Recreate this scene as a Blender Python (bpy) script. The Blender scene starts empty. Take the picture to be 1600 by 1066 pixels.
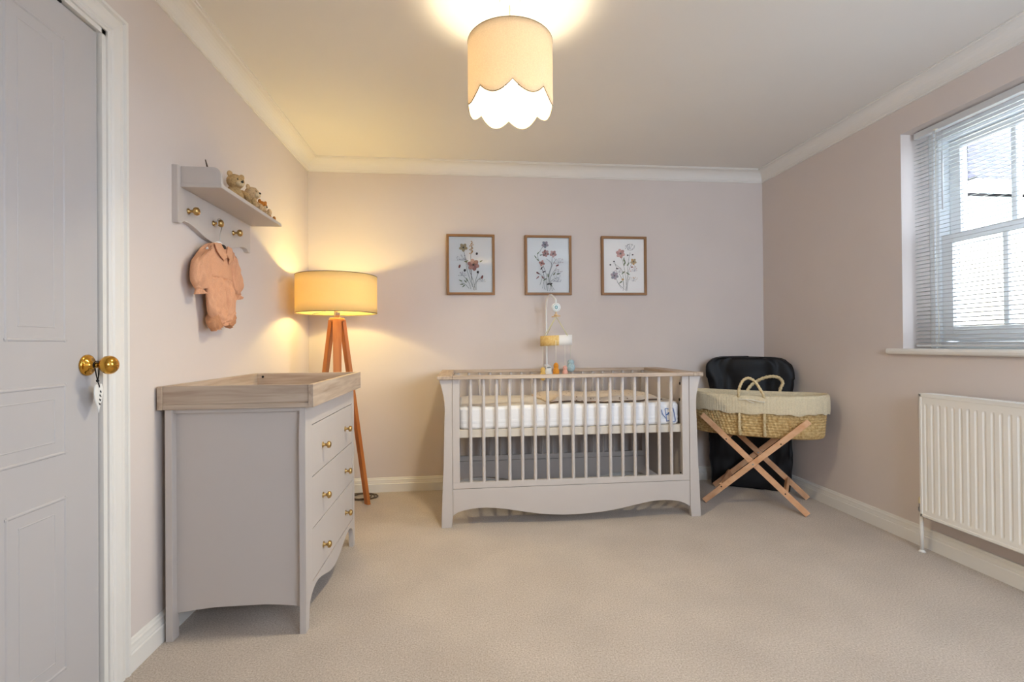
import bpy, math, random
from math import sin, cos, pi, sqrt
from mathutils import Vector, Matrix, noise

# ------------------------------------------------------------------ camera
S = bpy.context.scene
COL = S.collection
XL, XR, D, CEIL = -1.088, 2.339, 3.568, 2.377      # left wall, right wall, back wall, ceiling
T_WALL = .30
YF = -0.60                                          # wall behind the camera
EYE = Vector((0, 0, 1.05))
_yaw, _pitch, _roll, _f = .101, .0054, -.0087, 757.4
F_ = Vector((sin(_yaw)*cos(_pitch), cos(_yaw)*cos(_pitch), sin(_pitch)))
R_ = Vector((cos(_yaw), -sin(_yaw), 0)); U_ = R_.cross(F_)
R2 = cos(_roll)*R_ + sin(_roll)*U_; U2 = -sin(_roll)*R_ + cos(_roll)*U_
cam_data = bpy.data.cameras.new('camera'); cam = bpy.data.objects.new('camera', cam_data); COL.objects.link(cam)
cam.matrix_world = Matrix(((R2.x, U2.x, -F_.x, EYE.x), (R2.y, U2.y, -F_.y, EYE.y), (R2.z, U2.z, -F_.z, EYE.z), (0, 0, 0, 1)))
cam_data.sensor_width = 36; cam_data.lens = _f/1600*36
cam_data.shift_y = 1.27/1600
cam_data.clip_start = .03
S.camera = cam

# ------------------------------------------------------------------ light and exposure
S.view_settings.view_transform = 'Standard'; S.view_settings.look = 'None'
S.view_settings.gamma = 1; S.view_settings.use_curve_mapping = False
S.view_settings.exposure = 0.0
W = bpy.data.worlds.new('world'); S.world = W; W.use_nodes = True
bg = W.node_tree.nodes['Background']; bg.inputs[0].default_value = (.68, .825, 1.0, 1); bg.inputs[1].default_value = 16.5

def portal(name, loc, rot, sx, sy):
    l = bpy.data.lights.new(name, 'AREA'); l.shape = 'RECTANGLE'; l.size = sx; l.size_y = sy
    l.cycles.is_portal = True
    o = bpy.data.objects.new(name, l); COL.objects.link(o); o.location = loc; o.rotation_euler = rot

portal('daylight_portal', (XR+T_WALL+.005, 1.7825, 1.5825), (0, pi/2, 0), 1.145, 1.165)

portal('daylight_portal', (1.5, YF-.11, 1.44), (pi/2, 0, 0), 1.5, .88)  # portal of the added fill window behind the camera

def lamp_light(name, loc, power, col, r=.03):
    l = bpy.data.lights.new(name, 'POINT'); l.energy = power; l.color = col; l.shadow_soft_size = r
    o = bpy.data.objects.new(name, l); COL.objects.link(o); o.location = loc
    return o
PEND = (.19, 1.85); FL = (-.79, 3.16)
PENDANT_POWER, FLOOR_POWER = 62, 38

# ------------------------------------------------------------------ materials
def lin(c):
    if isinstance(c, str):
        c = [int(c[i:i+2], 16)/255 for i in (0, 2, 4)]
    return tuple((v/12.92 if v <= .04045 else ((v+.055)/1.055)**2.4) for v in c) + (1,)

def mat(name, color, rough=.5, metal=0, noise_amt=0, noise_scale=20, bump=0, bump_scale=200, spec=.5, stretch=(1, 1, 1), color2=None, sheen=0):
    m = bpy.data.materials.new(name); m.use_nodes = True; nt = m.node_tree; b = nt.nodes['Principled BSDF']
    b.inputs['Roughness'].default_value = rough; b.inputs['Metallic'].default_value = metal
    b.inputs['Specular IOR Level'].default_value = spec
    if sheen: b.inputs['Sheen Weight'].default_value = sheen
    c = lin(color); tc = nt.nodes.new('ShaderNodeTexCoord'); mp = nt.nodes.new('ShaderNodeMapping')
    mp.inputs['Scale'].default_value = stretch; nt.links.new(tc.outputs['Object'], mp.inputs['Vector'])
    n = nt.nodes.new('ShaderNodeTexNoise'); n.inputs['Scale'].default_value = noise_scale; n.inputs['Detail'].default_value = 5
    nt.links.new(mp.outputs[0], n.inputs['Vector'])
    r = nt.nodes.new('ShaderNodeValToRGB'); nt.links.new(n.outputs['Fac'], r.inputs[0])
    k = noise_amt
    c2 = lin(color2) if color2 else tuple(min(1, v*(1+k)) for v in c[:3]) + (1,)
    c1 = c if color2 else tuple(v*(1-k) for v in c[:3]) + (1,)
    r.color_ramp.elements[0].position = .32; r.color_ramp.elements[1].position = .68
    r.color_ramp.elements[0].color = c1; r.color_ramp.elements[1].color = c2
    nt.links.new(r.outputs[0], b.inputs['Base Color'])
    if bump:
        n2 = nt.nodes.new('ShaderNodeTexNoise'); n2.inputs['Scale'].default_value = bump_scale; n2.inputs['Detail'].default_value = 3
        nt.links.new(mp.outputs[0], n2.inputs['Vector'])
        bp = nt.nodes.new('ShaderNodeBump'); bp.inputs['Strength'].default_value = bump; bp.inputs['Distance'].default_value = .002
        nt.links.new(n2.outputs['Fac'], bp.inputs['Height']); nt.links.new(bp.outputs[0], b.inputs['Normal'])
    return m

def wood(name, ca, cb, axis='x', rough=.5, scale=14):
    st = {'x': (.07, 1, 1), 'y': (1, .07, 1), 'z': (1, 1, .07)}[axis]
    m = mat(name, ca, rough, stretch=st, noise_scale=scale*3, color2=cb, bump=.15, bump_scale=scale*8)
    nt = m.node_tree
    n = [x for x in nt.nodes if x.type == 'TEX_NOISE'][0]; n.inputs['Distortion'].default_value = .6; n.inputs['Detail'].default_value = 8
    r = [x for x in nt.nodes if x.type == 'VALTORGB'][0]; r.color_ramp.elements[0].position = .3; r.color_ramp.elements[1].position = .62
    return m

M = {}
M['wall'] = mat('painted_wall', 'dbcfc8', .9, noise_amt=.012, noise_scale=3, bump=.06, bump_scale=500, spec=.2)
M['ceiling'] = mat('ceiling_paint', 'e9e3dc', .95, noise_amt=.01, noise_scale=2, spec=.2)
M['trim'] = mat('trim_gloss', 'e9e4dd', .35, noise_amt=.01, noise_scale=4)
M['doorwhite'] = mat('door_paint', 'bfbab9', .45, noise_amt=.008, noise_scale=5)
M['cashmere'] = mat('cashmere_lacquer', 'c8beb7', .42, noise_amt=.008, noise_scale=6)
M['cream'] = mat('cream_lacquer', 'd8cdbf', .45, noise_amt=.01, noise_scale=6)
for a in 'xyz':
    M['oak_'+a] = wood('washed_oak_'+a, 'a28a76', 'c4b09c', a)
    M['beech_'+a] = wood('beech_'+a, 'd39a6e', 'e0b088', a, scale=8)
M['lampwood'] = wood('orange_beech', 'b9692c', 'cc8040', 'z', scale=8)
M['framewood'] = wood('frame_oak', '84592d', '9c6f3f', 'z')
M['framewood_x'] = wood('frame_oak_x', '84592d', '9c6f3f', 'x')
M['brass'] = mat('polished_brass', 'd9a548', .13, 1, spec=.5)
M['satinbrass'] = mat('satin_brass', 'c2a26a', .28, 1)
M['steel'] = mat('steel', 'b8b8b8', .3, 1)
M['black'] = mat('black_cord', '0c0c0e', .7)
M['white'] = mat('white_plastic', 'f2f2f0', .35)
M['blackcloth'] = mat('black_cloth', '0b0a0e', .55, bump=.5, bump_scale=22, spec=.35)
M['blind'] = mat('blind_slat', 'd6d6d6', .35)
M['upvc'] = mat('window_paint', 'f6f8f8', .4)
M['rad'] = mat('radiator_enamel', 'efeae2', .35)
M['gap'] = mat('dark_gap', '1a1512', .9)
M['paper'] = mat('print_paper', 'f9f6f3', .8)
M['cord'] = mat('white_cord', 'e8e0d0', .6)
M['cable'] = mat('cable_grey', '5a4a3a', .5)

# carpet: pile and slow tonal drift, all procedural
def carpet():
    m = mat('carpet', 'c2aa93', .97, noise_amt=.0, noise_scale=2.2, bump=0, spec=.1, sheen=.15)
    nt = m.node_tree; b = nt.nodes['Principled BSDF']; tc = [x for x in nt.nodes if x.type == 'TEX_COORD'][0]
    n = nt.nodes.new('ShaderNodeTexNoise'); n.inputs['Scale'].default_value = 170; n.inputs['Detail'].default_value = 6; n.inputs['Roughness'].default_value = .75
    n3 = nt.nodes.new('ShaderNodeTexNoise'); n3.inputs['Scale'].default_value = 3.5; n3.inputs['Detail'].default_value = 4
    nt.links.new(tc.outputs['Object'], n.inputs['Vector']); nt.links.new(tc.outputs['Object'], n3.inputs['Vector'])
    r = nt.nodes.new('ShaderNodeValToRGB'); r.color_ramp.elements[0].position = .34; r.color_ramp.elements[1].position = .66
    r.color_ramp.elements[0].color = lin('a69686'); r.color_ramp.elements[1].color = lin('dccfc3')
    nt.links.new(n.outputs['Fac'], r.inputs[0])
    r3 = nt.nodes.new('ShaderNodeValToRGB'); r3.color_ramp.elements[0].position = .35; r3.color_ramp.elements[1].position = .65
    r3.color_ramp.elements[0].color = (.90, .90, .90, 1); r3.color_ramp.elements[1].color = (1, 1, 1, 1)
    nt.links.new(n3.outputs['Fac'], r3.inputs[0])
    mx = nt.nodes.new('ShaderNodeMix'); mx.data_type = 'RGBA'; mx.blend_type = 'MULTIPLY'; mx.inputs[0].default_value = 1
    nt.links.new(r.outputs[0], mx.inputs[6]); nt.links.new(r3.outputs[0], mx.inputs[7]); nt.links.new(mx.outputs[2], b.inputs['Base Color'])
    bp = nt.nodes.new('ShaderNodeBump'); bp.inputs['Strength'].default_value = .55; bp.inputs['Distance'].default_value = .004
    nt.links.new(n.outputs['Fac'], bp.inputs['Height']); nt.links.new(bp.outputs[0], b.inputs['Normal'])
    return m
M['carpet'] = carpet()

def cloth(name, color, rough=.9, weave=600, amt=.06, trans=0, bump=.25):
    m = mat(name, color, rough, noise_amt=amt, noise_scale=weave, bump=bump, bump_scale=weave, spec=.15)
    if trans:
        nt = m.node_tree; b = nt.nodes['Principled BSDF']; out = nt.nodes['Material Output']
        t = nt.nodes.new('ShaderNodeBsdfTranslucent'); t.inputs[0].default_value = lin(color)
        mx = nt.nodes.new('ShaderNodeMixShader'); mx.inputs[0].default_value = trans
        nt.links.new(b.outputs[0], mx.inputs[1]); nt.links.new(t.outputs[0], mx.inputs[2]); nt.links.new(mx.outputs[0], out.inputs[0])
    return m
M['linen_shade'] = cloth('linen_shade', 'e6d8c2', weave=260, amt=.10, trans=.30)
M['yellow_shade'] = cloth('cotton_shade', 'f5dfa6', weave=400, amt=.05, trans=.30)
M['shade_edge'] = mat('shade_edge', '7d6a4e', .8)
M['romper'] = cloth('peach_muslin', 'dba481', weave=240, amt=.05, bump=.5)
M['romper_dark'] = cloth('peach_muslin_trim', 'c48d68', weave=240, amt=.05)
M['plush_a'] = cloth('tan_plush', 'c2a070', weave=160, amt=.2, bump=.9)
M['plush_b'] = cloth('beige_plush', 'cfae84', weave=160, amt=.2, bump=.9)
M['plush_c'] = cloth('ginger_plush', 'c07a34', weave=160, amt=.2, bump=.9)
M['plush_cream'] = cloth('cream_plush', 'dcc49c', weave=160, amt=.15, bump=.9)
M['mattress'] = cloth('white_ticking', 'f1eff0', rough=.55, weave=300, amt=.03)
M['mattress_top'] = cloth('mattress_top', 'ddd2c6', rough=.8, weave=300, amt=.05)
M['blanket'] = cloth('speckled_blanket', 'd9c5b2', weave=40, amt=.12)
M['liner'] = cloth('waffle_liner', 'd8c9ab', weave=140, amt=.08, bump=.8)
M['palm'] = mat('palm_leaf', 'b08a50', .65, color2='dbbd86', noise_scale=60, bump=.4, bump_scale=180)
M['palm_pale'] = mat('palm_leaf_pale', 'c6ab7a', .6, color2='e6d3ab', noise_scale=70, bump=.4, bump_scale=180)

def glass(name, ior=1.45):
    m = bpy.data.materials.new(name); m.use_nodes = True; nt = m.node_tree
    for n in list(nt.nodes):
        if n.type == 'BSDF_PRINCIPLED': nt.nodes.remove(n)
    t = nt.nodes.new('ShaderNodeBsdfTransparent'); g = nt.nodes.new('ShaderNodeBsdfGlossy'); g.inputs['Roughness'].default_value = .01
    fr = nt.nodes.new('ShaderNodeFresnel'); fr.inputs[0].default_value = ior
    mx = nt.nodes.new('ShaderNodeMixShader')
    nt.links.new(fr.outputs[0], mx.inputs[0]); nt.links.new(t.outputs[0], mx.inputs[1]); nt.links.new(g.outputs[0], mx.inputs[2])
    nt.links.new(mx.outputs[0], nt.nodes['Material Output'].inputs[0])
    return m
M['glass'] = glass('clear_glass'); M['picglass'] = glass('picture_glass', 1.8)

def emis(name, col, s):
    m = bpy.data.materials.new(name); m.use_nodes = True; b = m.node_tree.nodes['Principled BSDF']
    b.inputs['Emission Color'].default_value = col; b.inputs['Emission Strength'].default_value = s
    b.inputs['Base Color'].default_value = (1, 1, 1, 1); return m
M['bulb'] = emis('lit_bulb', (1, .82, .58, 1), 25)

# ------------------------------------------------------------------ mesh building
ORIG = {}
class MB:
    def __init__(s): s.v = []; s.f = []; s.mi = []; s.sm = []
    def add(s, vs, fs, mi=0, smooth=False):
        o = len(s.v); s.v += [tuple(p) for p in vs]
        for f in fs: s.f.append([i+o for i in f]); s.mi.append(mi); s.sm.append(smooth)
        return s
    def box(s, a, b, mi=0):
        x0, y0, z0 = [min(a[i], b[i]) for i in range(3)]; x1, y1, z1 = [max(a[i], b[i]) for i in range(3)]
        return s.add([(x0,y0,z0),(x1,y0,z0),(x1,y1,z0),(x0,y1,z0),(x0,y0,z1),(x1,y0,z1),(x1,y1,z1),(x0,y1,z1)],
                     [(3,2,1,0),(4,5,6,7),(0,1,5,4),(1,2,6,5),(2,3,7,6),(3,0,4,7)], mi)
    def prism(s, pts, axis, a, b, mi=0, smooth=False):
        # pts: outline in the two remaining axes; axis 'x' -> (y,z), 'y' -> (x,z), 'z' -> (x,y)
        def P(p, t): return {'x': (t, p[0], p[1]), 'y': (p[0], t, p[1]), 'z': (p[0], p[1], t)}[axis]
        n = len(pts); area = sum(pts[i][0]*pts[(i+1) % n][1]-pts[(i+1) % n][0]*pts[i][1] for i in range(n))
        if (area > 0) == (axis == 'y'): pts = pts[::-1]
        if a > b: a, b = b, a
        vs = [P(p, a) for p in pts]+[P(p, b) for p in pts]
        fs = [tuple(range(n))[::-1], tuple(range(n, 2*n))]+[(i, (i+1) % n, n+(i+1) % n, n+i) for i in range(n)]
        o = len(s.f); s.add(vs, fs, mi)
        if smooth:
            for i in range(o+2, len(s.f)): s.sm[i] = True
        return s
    def tube(s, pts, r, n=8, mi=0, closed=False, flat=1.0, up=None, caps=True):
        pts = [Vector(p) for p in pts]; m = len(pts)
        rs = r if isinstance(r, (list, tuple)) else [r]*m
        vs = []; nrm = None
        for i, p in enumerate(pts):
            t = (pts[(i+1) % m]-pts[i-1]) if closed else (pts[min(i+1, m-1)]-pts[max(i-1, 0)])
            t.normalize()
            if nrm is None:
                nrm = (up if up is not None else (Vector((0, 0, 1)) if abs(t.z) < .9 else Vector((1, 0, 0))))
                nrm = Vector(nrm)
            nrm = (nrm-t*nrm.dot(t)).normalized(); bn = t.cross(nrm)
            for k in range(n):
                a = 2*pi*k/n; vs.append(p+nrm*cos(a)*rs[i]+bn*sin(a)*rs[i]*flat)
        fs = []
        for i in range(m if closed else m-1):
            for k in range(n):
                a = i*n+k; b = i*n+(k+1) % n; c = ((i+1) % m)*n+(k+1) % n; d = ((i+1) % m)*n+k
                fs.append((a, b, c, d))
        s.add(vs, fs, mi, True)
        if caps and not closed:
            o = len(s.v)-len(vs)
            s.f.append([o+k for k in range(n)][::-1]); s.mi.append(mi); s.sm.append(False)
            s.f.append([o+(m-1)*n+k for k in range(n)]); s.mi.append(mi); s.sm.append(False)
        return s
    def lathe(s, prof, c=(0, 0, 0), axis='z', n=24, mi=0, smooth=True):
        # prof: list of (radius, height)
        vs = []; m = len(prof)
        for (r, h) in prof:
            for k in range(n):
                a = 2*pi*k/n; u, v = r*cos(a), r*sin(a)
                vs.append({'z': (c[0]+u, c[1]+v, c[2]+h), 'x': (c[0]+h, c[1]+u, c[2]+v), 'y': (c[0]+v, c[1]+h, c[2]+u)}[axis])
        fs = [(i*n+k, i*n+(k+1) % n, (i+1)*n+(k+1) % n, (i+1)*n+k) for i in range(m-1) for k in range(n)]
        return s.add(vs, fs, mi, smooth)
    def ball(s, c, r, mi=0, n=14, m=9, rot=None):
        r = r if isinstance(r, (tuple, list)) else (r, r, r)
        vs = []
        for i in range(m+1):
            t = pi*i/m
            for k in range(n):
                a = 2*pi*k/n; p = Vector((r[0]*sin(t)*cos(a), r[1]*sin(t)*sin(a), -r[2]*cos(t)))
                if rot: p = rot @ p
                vs.append((c[0]+p.x, c[1]+p.y, c[2]+p.z))
        fs = [(i*n+k, i*n+(k+1) % n, (i+1)*n+(k+1) % n, (i+1)*n+k) for i in range(m) for k in range(n)]
        return s.add(vs, fs, mi, True)
    def grid(s, fn, nu, nv, mi=0, closed_u=False, smooth=True):
        vs = [fn(i/nu, j/nv) for j in range(nv+1) for i in range(nu if closed_u else nu+1)]
        w = nu if closed_u else nu+1
        fs = [(j*w+i, j*w+(i+1) % w, (j+1)*w+(i+1) % w, (j+1)*w+i) for j in range(nv) for i in range(nu)]
        return s.add(vs, fs, mi, smooth)
    def build(s, name, m, parent=None, bevel=0, solid=0, sub=0):
        me = bpy.data.meshes.new(name)
        o3 = ORIG.get(parent.name, Vector((0, 0, 0))) if parent else Vector((0, 0, 0))
        me.from_pydata([tuple(Vector(p)-o3) for p in s.v], [], s.f); me.update()
        for mm in (m if isinstance(m, (list, tuple)) else [m]): me.materials.append(mm)
        me.polygons.foreach_set('material_index', s.mi); me.polygons.foreach_set('use_smooth', s.sm)
        import bmesh
        bm = bmesh.new(); bm.from_mesh(me); bmesh.ops.remove_doubles(bm, verts=bm.verts, dist=1e-6); bmesh.ops.recalc_face_normals(bm, faces=bm.faces); bm.to_mesh(me); bm.free()
        o = bpy.data.objects.new(name, me); COL.objects.link(o)
        if parent: o.parent = parent; ORIG[o.name] = o3
        if solid:
            md = o.modifiers.new('s', 'SOLIDIFY'); md.thickness = solid; md.offset = 0
        if bevel:
            md = o.modifiers.new('b', 'BEVEL'); md.width = bevel; md.segments = 2; md.limit_method = 'ANGLE'; md.harden_normals = False
        if sub:
            md = o.modifiers.new('u', 'SUBSURF'); md.levels = sub; md.render_levels = sub
        return o

def thing(name, label, cat, loc, group=None):
    o = bpy.data.objects.new(name, None); COL.objects.link(o); o.location = loc; o.empty_display_size = .05
    ORIG[o.name] = Vector(loc); o['label'] = label; o['category'] = cat
    if group: o['group'] = group
    return o
def tag(o, label, cat, group=None):
    o['label'] = label; o['category'] = cat
    if group: o['group'] = group
    return o
def struct(o): o['kind'] = 'structure'; return o
def lab(o, t): o['label'] = t; return o

# ------------------------------------------------------------------ setting
T = .30
struct(MB().box((XL-.6, YF-.1, -.1), (XR+.1, D+.1, 0)).build('floor', M['carpet']))
struct(MB().box((XL-.1, YF-.1, CEIL), (XR+.1, D+.1, CEIL+.1)).build('ceiling', M['ceiling']))
struct(MB().box((XL-.1, D, -.1), (XR+T, D+.1, CEIL+.1)).build('wall_back', M['wall']))
DY0, DY1, DZ = .79, 1.597, 2.018
w = MB(); w.box((XL-.1, YF-.1, 0), (XL, DY0, CEIL)); w.box((XL-.1, DY1, 0), (XL, D, CEIL)); w.box((XL-.1, DY0, DZ), (XL, DY1, CEIL))
struct(w.build('wall_left', M['wall']))
WY0, WY1, WZ0, WZ1 = 1.20, 2.365, 1.01, 2.155
w = MB(); w.box((XR, YF-.1, 0), (XR+T, WY0, CEIL)); w.box((XR, WY1, 0), (XR+T, D, CEIL)); w.box((XR, WY0, WZ1), (XR+T, WY1, CEIL)); w.box((XR, WY0, 0), (XR+T, WY1, WZ0-.03))
struct(w.build('wall_right', M['wall']))
# wall behind the camera, with an unseen window added for cool daylight fill
w = MB(); a0, a1, b0, b1 = .75, 2.25, 1.0, 1.88
w.box((XL-.1, YF-.1, 0), (a0, YF, CEIL)); w.box((a1, YF-.1, 0), (XR+T, YF, CEIL)); w.box((a0, YF-.1, 0), (a1, YF, b0)); w.box((a0, YF-.1, b1), (a1, YF, CEIL))
struct(w.build('wall_front', M['wall']))
w = MB(); w.box((a0, YF-.08, b0), (a0+.04, YF-.02, b1)); w.box((a1-.04, YF-.08, b0), (a1, YF-.02, b1)); w.box((a0, YF-.08, b0), (a1, YF-.02, b0+.04)); w.box((a0, YF-.08, b1-.04), (a1, YF-.02, b1)); w.box(((a0+a1)/2-.02, YF-.08, b0), ((a0+a1)/2+.02, YF-.02, b1))
struct(w.build('fill_window', M['upvc']))

# baseboards
def skirt_prof():
    return [(0, 0), (.018, 0), (.018, .058), (.0135, .062), (.0145, .066), (.012, .078), (.012, .086), (.008, .09), (.006, .098), (.002, .101), (0, .101)]
p = skirt_prof()
struct(MB().prism([(XL+d, z) for d, z in p], 'y', DY1+.083, D).build('baseboard_left', M['trim']))
struct(MB().prism([(XR-d, z) for d, z in p], 'y', YF, D).build('baseboard_right', M['trim']))
struct(MB().prism([(D-d, z) for d, z in p], 'x', XL, XR).build('baseboard_back', M['trim']))
# coving
def cove_prof():
    q = [(0, 0)]
    pz, px = CEIL-2.293, .085
    q = [(0, -pz), (.006, -pz), (.006, -pz+.008)]
    for i in range(9):
        a = pi/2*i/8; q.append((.010+(px-.02)*(1-cos(a)), -pz+.010+(pz-.020)*sin(a)))
    q += [(px-.008, -.006), (px, -.006), (px, 0), (0, 0)]
    return q
p = cove_prof()
struct(MB().prism([(XL+d, CEIL+z) for d, z in p], 'y', YF, D).build('trim_1', M['ceiling']))
struct(MB().prism([(D-d, CEIL+z) for d, z in p], 'x', XL, XR).build('trim_2', M['ceiling']))
struct(MB().prism([(XR-d, CEIL+z) for d, z in p], 'y', YF, D).build('trim_3', M['ceiling']))

# door
door = bpy.data.objects.new('door_1', None); COL.objects.link(door); door.location = (XL, DY0, 0); ORIG['door_1'] = Vector((XL, DY0, 0)); struct(door)
LX = XL-.008
leaf = MB(); leaf.box((LX-.038, DY0+.014, .012), (LX, DY1-.016, DZ-.014))
def ring(y0, y1, z0, z1, wd, h):
    # moulded ridge round a panel, in the leaf's face
    for (a, b, c, d) in ((y0, y1, z0, z0+wd), (y0, y1, z1-wd, z1), (y0, y0+wd, z0, z1), (y1-wd, y1, z0, z1)):
        if b-a > d-c: leaf.prism([(LX-.001, c), (LX+h, (c*2+d)/3), (LX+h, (c+2*d)/3), (LX-.001, d)], 'y', a, b)
        else: leaf.prism([(LX-.001, a), (LX+h, (a*2+b)/3), (LX+h, (a+2*b)/3), (LX-.001, b)], 'z', c, d)
def panel(y0, y1, z0, z1):
    ring(y0, y1, z0, z1, .011, .0025); ring(y0+.037, y1-.037, z0+.037, z1-.037, .006, .0012)
ym = (DY0+DY1)/2
panel(1.279, 1.465, 1.067, 1.915); panel(2*ym-1.465, 2*ym-1.279, 1.067, 1.915)
panel(2*ym-1.465, 1.465, .757, .953)
panel(1.279, 1.465, .165, .643); panel(2*ym-1.465, 2*ym-1.279, .165, .643)
leaf.build('door_leaf', M['doorwhite'], door, bevel=.0015)
jb = MB()
jb.box((XL-.095, DY1-.012, 0), (XL+.004, DY1+.010, DZ+.010)); jb.box((XL-.095, DY0-.010, 0), (XL+.004, DY0+.012, DZ+.010)); jb.box((XL-.095, DY0-.01, DZ-.010), (XL+.004, DY1+.01, DZ+.010))
jb.box((XL-.095, DY1-.03, 0), (XL-.055, DY1-.01, DZ)); jb.box((XL-.095, DY0+.01, 0), (XL-.055, DY0+.03, DZ)); jb.box((XL-.095, DY0, DZ-.03), (XL-.055, DY1, DZ-.008))
jb.build('door_jamb', M['trim'], door)
# architrave, mitred: profile swept round the opening
ap = [(.004, 0), (.004, .010), (.010, .014), (.018, .011), (.024, .015), (.045, .018), (.060, .017), (.066, .013), (.070, .021), (.080, .021), (.082, .016), (.082, 0)]
def arch(t):  # three path corners with offset t outward
    return [(DY1+t, 0), (DY1+t, DZ+t), (DY0-t, DZ+t), (DY0-t, 0)]
am = MB(); vs = []
for (t, h) in ap:
    for (y, z) in arch(t): vs.append((XL+h, y, z))
fs = [(i*4+k, i*4+k+1, (i+1)*4+k+1, (i+1)*4+k) for i in range(len(ap)-1) for k in range(3)]
am.add(vs, fs); am.build('architrave', M['trim'], door)
cl = MB(); cl.box((LX-.02, 1.405, DZ-.016), (LX+.004, 1.448, DZ-.006)); lab(cl.build('ball_catch', M['gap'], door), 'black catch in the gap above the door')
ky, kz = 1.538, 1.0
kb = MB().lathe([(.0001, 0), (.031, 0), (.031, .004), (.027, .007), (.021, .007), (.019, .011), (.013, .011), (.011, .018), (.0085, .02), (.0085, .036), (.012, .041), (.021, .046), (.0265, .054), (.0275, .062), (.0255, .070), (.019, .077), (.010, .081), (.0001, .082)], (LX, ky, kz), 'x', 32)
lab(kb.build('door_knob', M['brass'], door), 'polished brass round door knob on a stepped rose')
# heart tag on the knob
tg = thing('hanging_tag', 'small white handwritten tag on a black cord looped over the brass door knob', 'tag', (LX+.028, ky, kz-.01))
cd = MB(); X0 = LX+.028
cd.tube([(X0+.003*sin(a), ky+.0115*sin(a), kz+.0115*cos(a)*1.0) for a in [pi*(-.75+1.5*i/14) for i in range(15)]], .0016, 6)
cd.tube([(X0, ky-.008, kz-.009), (X0, ky-.004, kz-.028), (X0+.001, ky, kz-.045)], .0016, 6); cd.tube([(X0, ky+.008, kz-.009), (X0, ky+.006, kz-.028), (X0+.001, ky+.001, kz-.045)], .0016, 6)
cd.ball((X0+.001, ky, kz-.046), .0042); cd.tube([(X0, ky, kz-.046), (X0+.003, ky+.004, kz-.060), (X0+.002, ky+.006, kz-.066)], .0014, 6)
cd.build('cord', M['black'], tg)
ht = MB(); TZ = kz-.055
ol = []
for i in range(40):
    a = 2*pi*i/40; hx = 16*sin(a)**3; hz = 13*cos(a)-5*cos(2*a)-2*cos(3*a)-cos(4*a)
    ol.append((hx/17*.030, (hz-12)/29*.085))
ca, sa = cos(.55), sin(.55)      # tag turned to face the camera a little
def TP(u, v, w=0): return (X0+.002-u*.26+w*.966, ky+.002+u*.966+w*.26, TZ+v)
n = len(ol); vs = [TP(u, v, .0012) for u, v in ol]+[TP(u, v, -.0012) for u, v in ol]
ht.add(vs, [tuple(range(n)), tuple(range(n, 2*n))[::-1]]+[(i, (i+1) % n, n+(i+1) % n, n+i) for i in range(n)])
ht.build('heart', M['white'], tg)
wr = MB(); random.seed(4)
for j in range(4):
    pts = [TP(.004+.010*(i/10)-.004*j*.5+.002*sin(i*1.9+j), -.022-.012*j+.0035*sin(i*2.2+j*2)-.003*i/10, .0018) for i in range(11)]
    wr.tube(pts, .0005, 5)
wr.build('handwriting', M['black'], tg)

# window in the right wall
win = bpy.data.objects.new('window_1', None); COL.objects.link(win); win.location = (XR, WY0, WZ0); ORIG['window_1'] = Vector((XR, WY0, WZ0)); struct(win)
f = MB(); x0, x1 = XR+.175, XR+.29
f.box((x0, WY1-.045, WZ0), (x1, WY1, WZ1)); f.box((x0, WY0, WZ0), (x1, WY0+.045, WZ1)); f.box((x0, WY0+.045, WZ1-.05), (x1, WY1-.045, WZ1)); f.box((x0, WY0+.045, WZ0), (x1, WY1-.045, WZ0+.035))
f.box((x0-.012, WY1-.03, WZ0), (x0+.002, WY1-.0, WZ1)); f.box((x0-.012, WY0, WZ0), (x0+.002, WY0+.03, WZ1))
f.build('window_frame', M['upvc'], win, bevel=.003)
def sash(name, xa, z0, z1, br):
    s = MB(); ya, yb = WY0+.047, WY1-.047; xb = xa+.042; st = .055
    s.box((xa, ya, z0), (xb, ya+st, z1)); s.box((xa, yb-st, z0), (xb, yb, z1)); s.box((xa, ya+st, z1-.045), (xb, yb-st, z1)); s.box((xa, ya+st, z0), (xb, yb-st, z0+br))
    gy0, gy1 = ya+st, yb-st
    for k in (1, 2, 3):
        y = gy0+(gy1-gy0)*k/4; s.box((xa+.006, y-.011, z0+br), (xb-.004, y+.011, z1-.045))
    o = s.build(name, M['upvc'], win, bevel=.003)
    for k in range(4):
        g0 = gy0+(gy1-gy0)*k/4; g1 = gy0+(gy1-gy0)*(k+1)/4
        g = MB(); g.add([(xa+.02, g0, z0), (xa+.02, g1, z0), (xa+.02, g1, z1), (xa+.02, g0, z1)], [(0, 1, 2, 3)])
        g.build('pane', M['glass'], o)
sash('lower_sash', XR+.185, WZ0+.037, 1.605, .075)
sash('upper_sash', XR+.235, 1.555, WZ1-.052, .045)
s = MB(); s.prism([(XR+T-.11, WZ0-.03), (XR-.024, WZ0-.03), (XR-.030, WZ0-.024), (XR-.032, WZ0-.014), (XR-.030, WZ0-.005), (XR-.024, WZ0), (XR+T-.11, WZ0)], 'y', WY0-.075, WY1+.075)
s.build('window_sill', M['trim'], win)

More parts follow.
